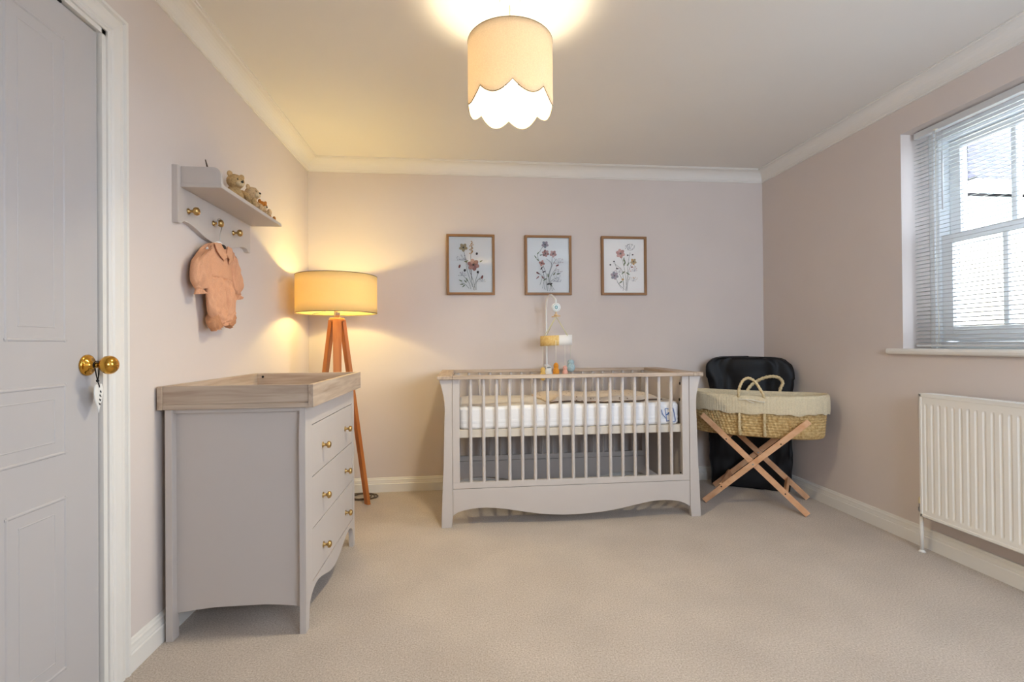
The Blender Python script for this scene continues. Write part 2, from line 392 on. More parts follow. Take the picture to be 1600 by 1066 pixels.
# venetian blind (hangs in the reveal)
bl = thing('venetian_blind', 'white slatted venetian blind hanging fully lowered in the window reveal', 'blind', (XR+.06, (WY0+WY1)/2, WZ0))
by0, by1 = WY0+.025, WY1-.028; bx = XR+.062
MB().box((bx-.014, by0, WZ1-.040), (bx+.014, by1, WZ1-.008)).build('headrail', M['blind'], bl, bevel=.002)
sl = MB(); z = WZ0+.030; k = 0
while z < WZ1-.050:
    pr = []
    for i in range(5):
        t = i/4-.5; dx = t*.025; pr.append((bx+dx, z+.0022*(1-4*t*t)+t*.006))
    vs = [(x, by0, zz) for x, zz in pr]+[(x, by1, zz) for x, zz in pr]
    sl.add(vs, [(i, i+1, 6+i, 5+i) for i in range(4)], 0, True)
    z += .0205
sl.build('slats', M['blind'], bl, solid=.0009)
MB().box((bx-.012, by0, WZ0+.010), (bx+.012, by1, WZ0+.020)).build('bottom_rail', M['blind'], bl, bevel=.002)
cdm = MB()
for y in (by1-.10, (by0+by1)/2, by0+.10):
    for dx in (-.0125, .0125): cdm.tube([(bx+dx, y, WZ0+.018), (bx+dx, y, WZ1-.03)], .0006, 5)
cdm.build('ladder_cord', M['cord'], bl)
pc = MB(); yc = by1-.125
pc.tube([(bx-.022, yc, WZ1-.035), (bx-.022, yc, 1.30), (bx-.020, yc-.006, 1.10), (bx-.020, yc+.004, WZ0+.02), (bx-.018, yc-.02, WZ0+.012)], .0011, 5); pc.ball((bx-.02, yc, WZ1-.038), (.006, .012, .004))
pc.build('pull_cord', M['cord'], bl)
wd = MB(); yc = by1-.155; wd.tube([(bx-.017, yc, WZ1-.16), (bx-.017, yc, WZ1-.45)], .0035, 8); wd.tube([(bx-.016, yc, WZ1-.05), (bx-.017, yc, WZ1-.16)], .001, 5)
wd.build('tilt_wand', M['blind'], bl)

# ------------------------------------------------------------------ outside
hs = thing('neighbouring_house', 'cream rendered house with grey slate roof seen through the window', 'house', (6.2, 5.1, -.6))
M['render_wall'] = mat('cream_render', 'd8cbb2', .9, noise_amt=.10, noise_scale=14, bump=.6, bump_scale=25)
M['fascia'] = mat('white_fascia', 'f4f4f2', .5)
M['grey_soffit'] = mat('grey_soffit', 'a9b0a4', .6)
def slates():
    m = mat('slate_tiles', '8f8790', .8); nt = m.node_tree; b = nt.nodes['Principled BSDF']
    tc = [x for x in nt.nodes if x.type == 'TEX_COORD'][0]
    br = nt.nodes.new('ShaderNodeTexBrick'); br.inputs['Scale'].default_value = 1; br.inputs['Brick Width'].default_value = .24; br.inputs['Row Height'].default_value = .075
    br.inputs['Mortar Size'].default_value = .008; br.inputs['Color1'].default_value = lin('514a55'); br.inputs['Color2'].default_value = lin('3f3a47'); br.inputs['Mortar'].default_value = lin('1c1a22')
    mp = nt.nodes.new('ShaderNodeMapping'); mp.inputs['Rotation'].default_value = (-pi/2, 0, 0)
    nt.links.new(tc.outputs['Object'], mp.inputs[0]); nt.links.new(mp.outputs[0], br.inputs['Vector']); nt.links.new(br.outputs['Color'], b.inputs['Base Color'])
    return m
M['slates'] = slates()
MB().box((5.9, 5.15, -.6), (12, 9, 2.76)).build('upper_wall', M['grey_soffit'], hs)
MB().box((5.68, 4.9, -.6), (12, 5.2, 2.22)).build('lower_wall', M['render_wall'], hs)
MB().box((5.80, 4.92, 2.20), (12, 5.25, 2.36)).build('cornice', M['fascia'], hs, bevel=.02)
MB().box((5.84, 4.95, 2.78), (12, 5.1, 2.92)).build('fascia', M['fascia'], hs)
MB().add([(5.84, 4.93, 2.90), (12, 4.93, 2.90), (12, 6.9, 5.0), (5.84, 6.9, 5.0), (5.84, 6.9, 2.9), (12, 6.9, 2.9)], [(0, 1, 2, 3), (3, 2, 5, 4), (0, 3, 4), (1, 5, 2), (0, 4, 5, 1)]).build('roof', M['slates'], hs)
gd = MB().box((XR+.4, -12, -.7), (20, 14, -.6)).build('ground', mat('paving', 'c9c2b6', .9, noise_amt=.1, noise_scale=3)); struct(gd)

# ------------------------------------------------------------------ cot
cot = thing('cot', 'cashmere painted slatted cot with washed oak top rail against the back wall', 'cot', (.65, 3.15, 0))
wing = [(-.138, .850), (-.124, .801), (-.111, .739), (-.107, .680), (-.110, .581), (-.116, .35), (-.123, .215), (-.130, 0)]
foot = [(-.072, 0), (-.069, .025), (-.0655, .055), (-.065, .066)]
cx = .649
def mirror(pts): return [(2*cx-x-.003, z) for x, z in pts]
def smooth_curve(pts, n=6):
    out = []
    for i in range(len(pts)-1):
        p0 = pts[max(i-1, 0)]; p1 = pts[i]; p2 = pts[i+1]; p3 = pts[min(i+2, len(pts)-1)]
        for k in range(n):
            t = k/n
            out.append(tuple(.5*((2*p1[j])+(-p0[j]+p2[j])*t+(2*p0[j]-5*p1[j]+4*p2[j]-p3[j])*t*t+(-p0[j]+3*p1[j]-3*p2[j]+p3[j])*t**3) for j in range(len(p1))))
    out.append(pts[-1]); return out
legp = smooth_curve(wing)+foot+[(-.0655, .850)]
for (ya, yb) in ((2.81, 2.835), (3.475, 3.50)):
    MB().prism(legp, 'y', ya, yb).build('leg', M['cashmere'], cot, bevel=.0015)
    MB().prism(mirror(legp), 'y', ya, yb).build('leg', M['cashmere'], cot, bevel=.0015)
scal = smooth_curve([(-.063, .066), (-.042, .083), (.017, .099), (.091, .106), (.160, .104), (.25, .092), (.351, .073), (.464, .055), (.578, .046), (.69, .046), (.82, .054), (.94, .071), (1.045, .091), (1.13, .104), (1.21, .106), (1.284, .097), (1.33, .080), (1.358, .062)], 4)
for side, (ya, yb) in enumerate(((2.812, 2.834), (3.476, 3.498))):
    MB().prism(scal+[(1.358, .2185), (-.063, .2185)], 'y', ya, yb).build('apron', M['cashmere'], cot, bevel=.0012)
    MB().box((-.063, ya, .221), (1.358, yb, .256)).build('bottom_rail', M['cashmere'], cot, bevel=.0012)
    for (a, b) in ((-.063, -.023), (1.315, 1.358)):
        MB().box((a, ya, .256), (b, yb, .850)).build('post', M['cashmere'], cot, bevel=.0012)
    for k in range(17):
        x = .0405+k*(1.249-.0405)/16
        MB().tube([(x, (ya+yb)/2, .254), (x, (ya+yb)/2, .852)], .0098, 14, caps=False).build('slat', M['cashmere'], cot)
for xa, xb in ((-.058, -.036), (1.333, 1.355)):
    MB().box((xa, 2.836, .14), (xb, 3.474, .850)).build('end_panel', M['cashmere'], cot, bevel=.001)
ZT = .851
for name, a, b, mm in (('top_rail', (-.062, 2.79), (1.38, 2.842), 'oak_x'), ('top_rail', (-.062, 3.468), (1.38, 3.512), 'oak_x')):
    MB().box((a[0], a[1], ZT), (b[0], b[1], ZT+.021)).build(name, M[mm], cot, bevel=.0025)
MB().box((-.150, 2.79, ZT), (-.063, 3.512, ZT+.021)).build('top_rail', M['oak_y'], cot, bevel=.0025)
MB().box((1.381, 2.79, ZT), (1.440, 3.512, ZT+.021)).build('top_rail', M['oak_y'], cot, bevel=.0025)
MB().box((1.333, 2.842, ZT), (1.3805, 3.468, ZT+.021)).build('top_rail', M['oak_y'], cot, bevel=.0025)
bb = MB(); bb.box((-.034, 2.842, .508), (1.331, 2.862, .553)); bb.box((-.034, 3.45, .508), (1.331, 3.468, .553)); bb.box((-.034, 2.862, .508), (-.014, 3.45, .553)); bb.box((1.311, 2.862, .508), (1.331, 3.45, .553))
for k in range(11): x = .02+k*.125; bb.box((x, 2.862, .538), (x+.06, 3.45, .552))
bb.build('mattress_base', M['cream'], cot, bevel=.001)
for (x, y, z) in ((-.0358, 3.40, .245), (1.3328, 3.40, .245), (1.3328, 2.875, .245), (1.3328, 2.875, .80), (1.3328, 2.885, .70)):
    s_ = 1 if x < 0 else -1
    bt = MB().lathe([(.0001, 0), (.009, 0), (.009, .003*s_), (.004, .004*s_), (.0001, .004*s_)], (x, y, z), 'x', 14)
    lab(bt.build('bolt', M['gap'], cot), 'dark bolt head on an end panel')

# mattress
mt = thing('cot_mattress', 'white cot mattress in a clear wrapped cover lying in the cot', 'mattress', (.65, 3.155, .554))
MX0, MX1, MY0, MY1, MZ0, MZ1 = -.028, 1.322, 2.852, 3.455, .554, .688
def mtop(x, y):
    e = min(x-MX0, MX1-x, y-MY0, MY1-y)
    d = .012*noise.noise(Vector((x*4.2, y*4, 1.3)))+.006*noise.noise(Vector((x*13, y*9, 4.)))
    return MZ1+d*min(1, max(0, e/.06))
def mside(u, v):
    # perimeter, with rounded corners
    L = [(MX0, MY0), (MX1, MY0), (MX1, MY1), (MX0, MY1)]; r = .045
    per = [MX1-MX0, MY1-MY0]*2; tot = sum(per); s_ = u*tot; i = 0
    while i < 3 and s_ > per[i]: s_ -= per[i]; i += 1
    a, b = L[i], L[(i+1) % 4]; t = s_/per[i]; x = a[0]+(b[0]-a[0])*t; y = a[1]+(b[1]-a[1])*t
    cxx = min(max(x, MX0+r), MX1-r); cyy = min(max(y, MY0+r), MY1-r); dx, dy = x-cxx, y-cyy; l = sqrt(dx*dx+dy*dy) or 1
    if dx and dy: x, y = cxx+dx/l*r, cyy+dy/l*r
    nx, ny = (dx/l if dx else 0), (dy/l if dy else 0)
    ins = .018*max(0, (v-.82)/.18)**2+.012*max(0, (.12-v)/.12)**2
    q = .0035*noise.noise(Vector((x*9, v*1.2, y*9)))+.0022*sin(x*46+1.5*noise.noise(Vector((x*7, 0, 2))))*sin(pi*v)
    pi_ = .0025 if (abs(v-.30) < .02 or abs(v-.36) < .02) else 0
    x += -nx*ins+nx*(pi_+min(q, .003)); y += -ny*ins+ny*(pi_+min(q, .003))
    z = MZ0+(MZ1-MZ0)*v
    if v > .95: z = MZ0+(mtop(min(max(x, MX0+.03), MX1-.03), min(max(y, MY0+.03), MY1-.03))-MZ0)*v
    return (x, y, z)
mm = MB(); mm.grid(mside, 260, 34, closed_u=True)
mm.build('side_panel', M['mattress'], mt)
tp = MB(); tp.grid(lambda u, v: (lambda x, y: (x, y, mtop(x, y)))(MX0+.016+(MX1-MX0-.032)*u, MY0+.016+(MY1-MY0-.032)*v), 90, 44)
tp.add([(MX0+.02, MY0+.02, MZ0), (MX1-.02, MY0+.02, MZ0), (MX1-.02, MY1-.02, MZ0), (MX0+.02, MY1-.02, MZ0)], [(0, 1, 2, 3)])
tp.build('top_panel', M['mattress_top'], mt)
lb = MB(); M['blue'] = mat('blue_print', '4a6fae', .6)
yl = MY0-.0055
def stroke(pts, r=.0022): lb.tube([(x, yl, z) for x, z in smooth_curve(pts, 4)], r, 6)
stroke([(1.200, .645), (1.206, .620), (1.218, .604), (1.225, .592)]); stroke([(1.222, .650), (1.234, .652), (1.244, .648)]); stroke([(1.222, .650), (1.228, .610), (1.232, .572)])
stroke([(1.262, .650), (1.270, .655), (1.276, .640), (1.284, .600), (1.286, .572), (1.270, .570), (1.256, .574)]); stroke([(1.236, .575), (1.248, .578), (1.262, .575)]); stroke([(1.228, .612), (1.240, .618), (1.246, .628)], .004)
lab(lb.build('printed_mark', M['blue'], mt), 'blue printed drawing near the right end')

# blanket lying on the mattress
def blanket_pt(u, v):
    x = .50+.74*u+.03*sin(v*4+1)*(1-u); y = 2.90+.48*v+.02*sin(u*9)+.03*u
    e = min(u, 1-u, v, 1-v)
    z = mtop(x, y)+.006+.020*min(1, e/.08)+.010*(.5+.5*noise.noise(Vector((x*9, y*9, 3))))*min(1, e/.08)+.010*max(0, sin(u*13+v*3))*min(1, e/.1)*(1-v)
    return (x, y, z)
def specks():
    m = M['blanket']; nt = m.node_tree; b = nt.nodes['Principled BSDF']; tc = [x for x in nt.nodes if x.type == 'TEX_COORD'][0]
    v = nt.nodes.new('ShaderNodeTexVoronoi'); v.inputs['Scale'].default_value = 34; nt.links.new(tc.outputs['Object'], v.inputs['Vector'])
    r = nt.nodes.new('ShaderNodeValToRGB'); r.color_ramp.elements[0].position = .13; r.color_ramp.elements[0].color = lin('7b5a3c'); r.color_ramp.elements[1].position = .2; r.color_ramp.elements[1].color = lin('dccbb8')
    nt.links.new(v.outputs['Distance'], r.inputs[0]); nt.links.new(r.outputs[0], b.inputs['Base Color'])
specks()
bk = MB(); bk.grid(blanket_pt, 80, 50); bo = bk.build('cot_blanket', M['blanket'], None, solid=.006)
tag(bo, 'cream speckled blanket laid over the right half of the cot mattress', 'blanket')
hem = MB(); hem.tube([Vector(blanket_pt(i/60, 0))+Vector((0, -.001, .001)) for i in range(61)]+[Vector(blanket_pt(1, j/30)) for j in range(1, 31)], .0035, 6)
ho = hem.build('hem', mat('dark_hem', '6e5442', .8), bo); lab(ho, 'dark brown stitched edge')

# baby mobile clamped on the back rail
mb = thing('cot_mobile', 'white arched cot mobile with hanging ring clamped to the cot back rail', 'mobile', (.615, 3.49, .80))
ax, ay = .612, 3.522
arm = MB(); arm.tube(smooth_curve([(ax, ay, .80), (ax, ay, 1.0), (ax, ay, 1.25), (ax, ay-.003, 1.33), (ax+.004, ay-.04, 1.388), (ax+.014, ay-.12, 1.400), (ax+.025, ay-.22, 1.362), (ax+.027, ay-.235, 1.335)], 6), .0065, 10)
arm.build('arm', M['white'], mb)
cp = MB(); cp.box((ax-.02, ay-.008, .78), (ax+.02, ay+.012, .90)); cp.box((ax-.02, ay-.085, .80), (ax+.02, ay-.060, .89)); cp.box((ax-.018, ay-.085, .875), (ax+.018, ay+.01, .895)); cp.ball((ax-.005, ay-.075, .84), (.03, .02, .035))
cp.build('clamp', M['white'], mb, bevel=.004)
hx, hy = ax+.027, ay-.235
mx_ = MB(); mx_.lathe([(.0001, -.014), (.024, -.014), (.031, -.008), (.031, .008), (.026, .014), (.0001, .014)], (hx, hy, 1.302), 'y', 28)
mu = mx_.build('music_box', M['white'], mb)
rg = MB(); M['paleblue'] = mat('pale_blue_print', '8fb3b8', .6)
for k in range(14):
    a = 2*pi*k/14; rg.ball((hx+.022*cos(a), hy-.0145, 1.302+.022*sin(a)), (.0028, .0012, .0028), 0, 6, 4)
for k in range(8):
    a = 2*pi*k/8; rg.ball((hx+.008*cos(a), hy-.0145, 1.302+.009*sin(a)), (.0055, .0012, .0055), 0, 8, 5)
rg.build('badge', M['paleblue'], mu)
sk = MB(); sk.tube([(hx, hy, 1.28), (hx, hy, 1.235)], .005, 8); sk.lathe([(.0001, 0), (.012, 0), (.016, -.006), (.012, -.012), (.0001, -.012)], (hx, hy, 1.255), 'z', 16)
sk.tube([(hx-.03, hy, 1.237), (hx+.03, hy, 1.244)], .0045, 8)
sk.build('spindle', mat('sand_fabric', 'dcb98c', .8), mb)
rb = MB(); M['ribbon'] = mat('yellow_ribbon', 'd8cf9a', .7)
RR, RZ = .108, 1.075
for k, a in enumerate((.5, 2.1, 3.7, 5.3)):
    rb.tube([(hx, hy, 1.24), (hx+RR*cos(a), hy+RR*sin(a), RZ+.03)], .0022, 6)
rb.build('ribbon', M['ribbon'], mb)
ringm = MB(); M['ringpattern'] = mat('ring_white', 'eee6dc', .8); M['ringyellow'] = mat('ring_yellow', 'dfb56a', .85, color2='eed08e', noise_scale=90)
def ringpt(u, v, r=RR):
    a = 2*pi*u; return (hx+r*cos(a), hy+r*sin(a)*.9, RZ-.034+.068*v+.004*cos(a))
ringm.grid(lambda u, v: ringpt(u*.5+.5+.0, v), 24, 2, 1); ringm.grid(lambda u, v: ringpt(u*.5, v), 24, 2, 0)
for i, f_ in enumerate(ringm.f):
    a = ringm.v[f_[0]]; ringm.mi[i] = 1 if (a[0]-hx) < -.005 else 0
ro = ringm.build('fabric_ring', [M['ringpattern'], M['ringyellow']], mb, solid=.004)
for (px_, py_, c_, z_, sz, nm) in ((-.098, -.02, 'd9b56c', .845, (.021, .017, .048), 'yellow'), (-.022, -.098, 'd08a35', .872, (.022, .018, .055), 'orange'), (.042, -.085, 'dca596', .862, (.019, .016, .044), 'pink'), (.100, .0, '9fb4bb', .898, (.030, .020, .045), 'pale blue')):
    st = MB(); x_, y_ = hx+px_, hy+py_
    st.tube([(x_, y_, RZ), (x_, y_, z_+sz[2]*.9)], .0016, 6)
    st.build('string', M['cord'], mb)
    ty = MB(); ty.ball((x_, y_, z_-sz[2]*.2), (sz[0], sz[1], sz[2]*.72)); ty.ball((x_, y_, z_+sz[2]*.55), (sz[0]*.8, sz[1]*.8, sz[2]*.45))
    lab(ty.build('soft_toy', cloth('toy_'+nm.replace(' ', '_'), c_, weave=160, amt=.2, bump=.8), mb), nm+' soft hanging toy')

# ------------------------------------------------------------------ dresser and tray
dr = thing('dresser', 'cashmere painted three drawer nursery dresser with brass knobs by the left wall', 'chest of drawers', (-.815, 2.245, 0))
Y0, Y1 = 1.845, 2.645
def fx(z):   # gentle bow of the front frame seen from the side
    return -.574-.004*max(0, (z-.70)/.13)**1.0+.0015*sin(z*5)
def yz_mirror(pts): return [(Y0+Y1-y, z) for y, z in pts]
half = [(Y0+.010, .826), (Y0+.004, .76), (Y0, .69), (Y0+.001, .6), (Y0+.002, .4), (Y0+.001, .15), (Y0-.002, 0), (Y0+.034, 0), (Y0+.037, .04), (Y0+.046, .085), (Y0+.075, .112), (Y0+.13, .126), (Y0+.19, .118), (Y0+.26, .098), (Y0+.33, .078), (Y0+.40, .070)]
out = smooth_curve(half[:7], 4)+smooth_curve(half[7:], 4)
full = out+[q for q in yz_mirror(out)[::-1]][1:]
# front frame: outline with drawer opening left as rails and stiles
fr_ = MB(); XF0, XF1 = -.600, -.578
DYa, DYb, DZa, DZb = 1.927, 2.602, .148, .750
lo = [q for q in full if q[1] <= .149]
def clip_poly(poly, ax, val, keep_less):
    outp = []
    n = len(poly)
    for i in range(n):
        a, b = poly[i], poly[(i+1) % n]; ia = (a[ax] <= val) == keep_less; ib = (b[ax] <= val) == keep_less
        if ia: outp.append(a)
        if ia != ib:
            t = (val-a[ax])/(b[ax]-a[ax]); outp.append((a[0]+(b[0]-a[0])*t, a[1]+(b[1]-a[1])*t))
    return outp
low = clip_poly(full, 1, DZa, True)
fr_.prism(low, 'x', XF0, XF1)
mid = clip_poly(clip_poly(full, 1, DZa, False), 1, .8259, True)
lft = clip_poly(mid, 0, DYa, True); rgt = clip_poly(mid, 0, DYb, False)
fr_.prism(lft, 'x', XF0, XF1); fr_.prism(rgt, 'x', XF0, XF1); fr_.box((XF0, DYa, DZb), (XF1, DYb, .826))
fr_.build('front_frame', M['cashmere'], dr)
bfp = [(Y0, .826), (Y0, 0), (Y0+.040, 0), (Y0+.040, .10), (Y1-.040, .10), (Y1-.040, 0), (Y1, 0), (Y1, .826)]
MB().prism(bfp, 'x', -1.060, -1.036).build('back_frame', M['cashmere'], dr, bevel=.0015)
def sidep(ya, yb):
    pts = [(-1.040, .826), (-1.040, .088)]+[(-1.040+.44*t/10, .088+.016*sin(pi*t/10)**1+.0*t) for t in range(1, 10)]+[(-.598, .085), (-.598, .826)]
    return MB().prism([(x, z) for x, z in pts], 'y', ya, yb)
sidep(Y0+.028, Y0+.046).build('side_panel', M['cashmere'], dr); sidep(Y1-.046, Y1-.028).build('side_panel', M['cashmere'], dr)
MB().box((-1.038, Y0+.03, .10), (-.60, Y1-.03, .118)).build('bottom_panel', M['cashmere'], dr)
MB().box((-1.06, Y0+.01, .812), (-.58, Y1-.01, .826)).build('top_panel', M['cashmere'], dr)
zs = [(.1515, .3460), (.3500, .5460), (.5500, .746)]
for (za, zb), kz_ in zip(zs, (.232, .436, .643)):
    dm = MB(); dm.box((XF0-.02, DYa+.003, za), (XF1-.001, DYb-.003, zb)); d_ = dm.build('drawer', M['cashmere'], dr, bevel=.0015)
    for yk in (2.072, 2.452):
        MB().lathe([(.0001, 0), (.0125, 0), (.0125, .002), (.006, .004), (.005, .012), (.007, .017), (.0135, .020), (.0145, .024), (.013, .030), (.007, .0335), (.0001, .034)], (XF1-.001, yk, kz_), 'x', 22).build('knob', M['satinbrass'], d_)
tr = thing('changing_tray', 'washed oak changing tray frame sitting on top of the dresser', 'changing tray', (-.81, 2.245, .827))
ta, tb = Y0-.010, Y1+.012
MB().box((-.563, ta, .827), (-.545, tb, .911)).build('front_board', M['oak_y'], tr, bevel=.001)
MB().box((-1.080, ta, .827), (-1.063, tb, .911)).build('back_board', M['oak_y'], tr, bevel=.001)
MB().box((-1.0628, ta+.004, .8455), (-.5632, ta+.020, .911)).build('end_board', M['oak_x'], tr, bevel=.001)
MB().box((-1.0628, tb-.020, .8455), (-.5632, tb-.004, .911)).build('end_board', M['oak_x'], tr, bevel=.001)
MB().box((-1.0628, ta+.002, .827), (-.5632, tb-.002, .845)).build('base_board', M['oak_x'], tr, bevel=.001)
sc_ = MB().lathe([(.0001, 0), (.006, 0), (.006, -.002), (.0001, -.002)], (-1.035, tb-.020, .893), 'y', 12); lab(sc_.build('screw_cap', M['gap'], tr), 'dark screw head inside the far board')

# ------------------------------------------------------------------ wall shelf, teddies, romper
sh = thing('peg_shelf', 'cashmere painted wall shelf with scalloped back and three brass pegs', 'shelf', (XL, 2.257, 1.6))
bo_ = [(1.944, 1.742), (1.944, 1.523), (1.965, 1.523)]+smooth_curve([(1.985, 1.537), (2.03, 1.536), (2.085, 1.523), (2.14, 1.508), (2.20, 1.500), (2.257, 1.498), (2.314, 1.500), (2.37, 1.508), (2.43, 1.523), (2.485, 1.536), (2.53, 1.537)], 4)+[(2.55, 1.523), (2.570, 1.523), (2.570, 1.742)]
MB().prism(bo_, 'x', XL, XL+.022).build('backboard', M['cashmere'], sh, bevel=.0012)
MB().box((XL+.022, 1.962, 1.662), (-.918, 2.585, 1.678)).build('shelf_board', M['cashmere'], sh, bevel=.0015)
ep = [(XL+.022, 1.678), (-.921, 1.678)]+[(-.921-.03+.03*cos(a), 1.712+.03*sin(a)) for a in [pi/2*i/6 for i in range(7)]]+[(XL+.022, 1.742)]
MB().prism(ep, 'y', 1.964, 1.982).build('end_panel', M['cashmere'], sh, bevel=.0012)
for y in (2.014, 2.205, 2.386):
    MB().lathe([(.0001, 0), (.011, 0), (.011, .003), (.006, .006), (.005, .014), (.007, .020), (.0145, .024), (.0165, .030), (.0145, .037), (.008, .041), (.0001, .042)], (XL+.022, y, 1.583), 'x', 22).build('peg', M['satinbrass'], sh)

def teddy(loc, s, m1, label, face=0, tilt=0, cream=None, lean=0):
    """sitting soft bear facing +x, rotated by face about z"""
    t = thing('teddy_bear', label, 'teddy bear', loc)
    rz = Matrix.Rotation(face, 3, 'Z'); rh = rz @ Matrix.Rotation(tilt, 3, 'Y'); L = Vector(loc)
    def P(x, y, z): return tuple(L+(rz @ Vector((x, y, z)))*s+Vector((0, lean*z*s, 0)))
    sk = MB()
    # body as one loft
    prof = [(.0, 0), (.30, .01), (.40, .12), (.42, .30), (.36, .50), (.26, .68), (.19, .78), (.0, .80)]
    n = 18; vs = []
    for r, h in prof:
        for k in range(n): a = 2*pi*k/n; vs.append(P(r*cos(a)*.85, r*sin(a), h))
    sk.add(vs, [(i*n+k, i*n+(k+1) % n, (i+1)*n+(k+1) % n, (i+1)*n+k) for i in range(len(prof)-1) for k in range(n)], 0, True)
    for sy in (-1, 1):
        sk.tube([P(.12, .22*sy, .14), P(.38, .30*sy, .15), P(.60, .33*sy, .15), P(.70, .34*sy, .18)], [s*.13, s*.155, s*.14, s*.09], 12, 0)
        sk.ball(P(.70, .34*sy, .20), (s*.10, s*.13, s*.16))
        sk.tube([P(.05, .24*sy, .66), P(.22, .36*sy, .52), P(.36, .34*sy, .36), P(.42, .30*sy, .30)], [s*.10, s*.12, s*.11, s*.08], 12, 0)
        sk.ball(P(.42, .30*sy, .30), s*.10)
    sk.build('body', m1, t)
    hd = MB(); hc = P(.04, 0, 1.02)
    hd.ball(hc, (s*.32, s*.35, s*.30), rot=rh)
    def H(x, y, z): return tuple(Vector(hc)+(rh @ Vector((x, y, z)))*s)
    for sy in (-1, 1): hd.ball(H(-.02, .27*sy, .25), (s*.07, s*.12, s*.12), rot=rh)
    ho = hd.build('head', m1, t)
    mz = MB().ball(H(.27, 0, -.08), (s*.15, s*.17, s*.13), rot=rh); mz.build('muzzle', cream or M['plush_cream'], ho)
    ey = MB(); ey.ball(H(.405, 0, -.01), (s*.04, s*.065, s*.045), rot=rh); ey.ball(H(.27, .12, .07), s*.032); ey.ball(H(.27, -.12, .07), s*.032)
    ey.build('nose_and_eyes', M['black'], ho)
    return t
teddy((-1.010, 2.280, 1.679), .108, M['plush_a'], 'largest tan teddy bear with dark nose, nearest on the wall shelf', face=-.5, tilt=.15)
teddy((-1.000, 2.425, 1.679), .100, M['plush_b'], 'beige teddy bear sitting in the middle of the shelf behind the tan bear', face=-.2, tilt=0)
teddy((-1.000, 2.540, 1.679), .076, M['plush_c'], 'small ginger teddy bear at the far end of the shelf', face=-.3, tilt=.3)
stk = MB(); stk.tube([(XL+.045, 2.10, 1.6785), (XL+.05, 2.12, 1.76), (XL+.035, 2.117, 1.825)], [.006, .0055, .002], 8)
tag(stk.build('pointed_stick', mat('dark_brown', '4e3a28', .7)), 'thin dark pointed stick rising behind the raised end of the wall shelf', 'stick')

# hanger
hg = thing('coat_hanger', 'white baby coat hanger with wire hook on the middle shelf peg', 'hanger', (XL+.05, 2.205, 1.52))
hk = MB(); hX = -1.036
hk.tube(smooth_curve([(hX, 2.181, 1.570), (hX, 2.179, 1.588), (hX, 2.189, 1.5985), (hX, 2.205, 1.6015), (hX, 2.219, 1.594), (hX, 2.221, 1.58), (hX, 2.212, 1.560), (hX, 2.202, 1.54), (hX, 2.199, 1.52), (hX, 2.199, 1.503)], 5), .0016, 8)
hk.build('hook', M['steel'], hg)
hB = hX-.004; hb = MB(); hb.tube(smooth_curve([(hB, 2.10, 1.452), (hB, 2.125, 1.470), (hB, 2.165, 1.489), (hB, 2.199, 1.499), (hB, 2.235, 1.489), (hB, 2.275, 1.470), (hB, 2.30, 1.452)], 4), .0055, 10)
hb.build('bar', M['white'], hg)

# romper: flattened lofts with gathers
ro = thing('baby_romper', 'peach muslin baby romper with collar hanging from the peg shelf', 'romper', (XL+.055, 2.195, 1.13))
RX = -1.036
def loft(mbld, stations, n=40, fold=0, seed=0, dx=0, gather=None, crease=None, frill=0):
    # stations: (y centre, z centre, half width, half depth, angle of the section in the wall's plane)
    vs = []; m = len(stations)
    for i, (yc, zc, wdt, dep, ang) in enumerate(stations):
        t = i/(m-1)
        for k in range(n):
            a = 2*pi*k/n; c_, s_ = cos(a), sin(a)
            w_ = wdt*c_; d_ = dep*s_
            fo = fold*(noise.noise(Vector((c_*4+seed, i*.13, seed)))+.6*noise.noise(Vector((c_*9+seed, i*.22, seed+5))))
            if gather: fo += gather*sin(c_*26+2*noise.noise(Vector((c_*3, 1, seed))))*max(0, 1-t/.45)
            if crease: fo -= crease*math.exp(-((c_-.02*i/m)/.10)**2)*max(0, min(1, (t-.12)/.2))
            if frill and t > .86: fo += .004*sin(a*9+i)
            d_ += fo*(1 if s_ > 0 else -.2)*min(1, abs(s_)*2)
            vs.append((RX+dx+d_, yc+w_*cos(ang), zc+w_*sin(ang)))
    fs = [(i*n+k, i*n+(k+1) % n, (i+1)*n+(k+1) % n, (i+1)*n+k) for i in range(m-1) for k in range(n)]
    fs += [tuple(range(n)), tuple(range((m-1)*n, m*n))]
    mbld.add(vs, fs, 0, True)
def dens(st, k=5): return smooth_curve(st, k)
bd = MB()
loft(bd, dens([(2.197, 1.492, .034, .010, 0), (2.197, 1.482, .070, .015, 0), (2.195, 1.462, .092, .020, 0), (2.195, 1.43, .093, .023, 0), (2.195, 1.385, .092, .025, 0), (2.195, 1.352, .091, .024, 0), (2.195, 1.341, .090, .019, 0)]), n=64, fold=.004, seed=2)
bd.build('bodice', M['romper'], ro)
sk = MB()
loft(sk, dens([(2.195, 1.346, .088, .017, 0), (2.196, 1.335, .094, .024, 0), (2.199, 1.30, .106, .030, 0), (2.205, 1.25, .108, .032, 0), (2.212, 1.205, .104, .032, 0), (2.207, 1.178, .085, .028, 0), (2.200, 1.155, .062, .022, 0), (2.196, 1.140, .044, .015, 0)], 8), fold=.012, seed=7, n=110, gather=.004, crease=.016)
sk.build('bloomers', M['romper'], ro)
for st_, sd in (([(2.128, 1.178, .030, .024, 1.0), (2.140, 1.158, .034, .024, .9), (2.160, 1.138, .034, .018, .55), (2.170, 1.130, .038, .020, .4)], 9), ([(2.292, 1.188, .026, .022, -.9), (2.282, 1.170, .030, .022, -.8), (2.262, 1.152, .030, .016, -.5), (2.255, 1.145, .034, .018, -.4)], 12)):
    cf = MB(); loft(cf, dens(st_), fold=.007, seed=sd, n=60, frill=1)
    cf.build('leg_cuff', M['romper_dark'], ro)
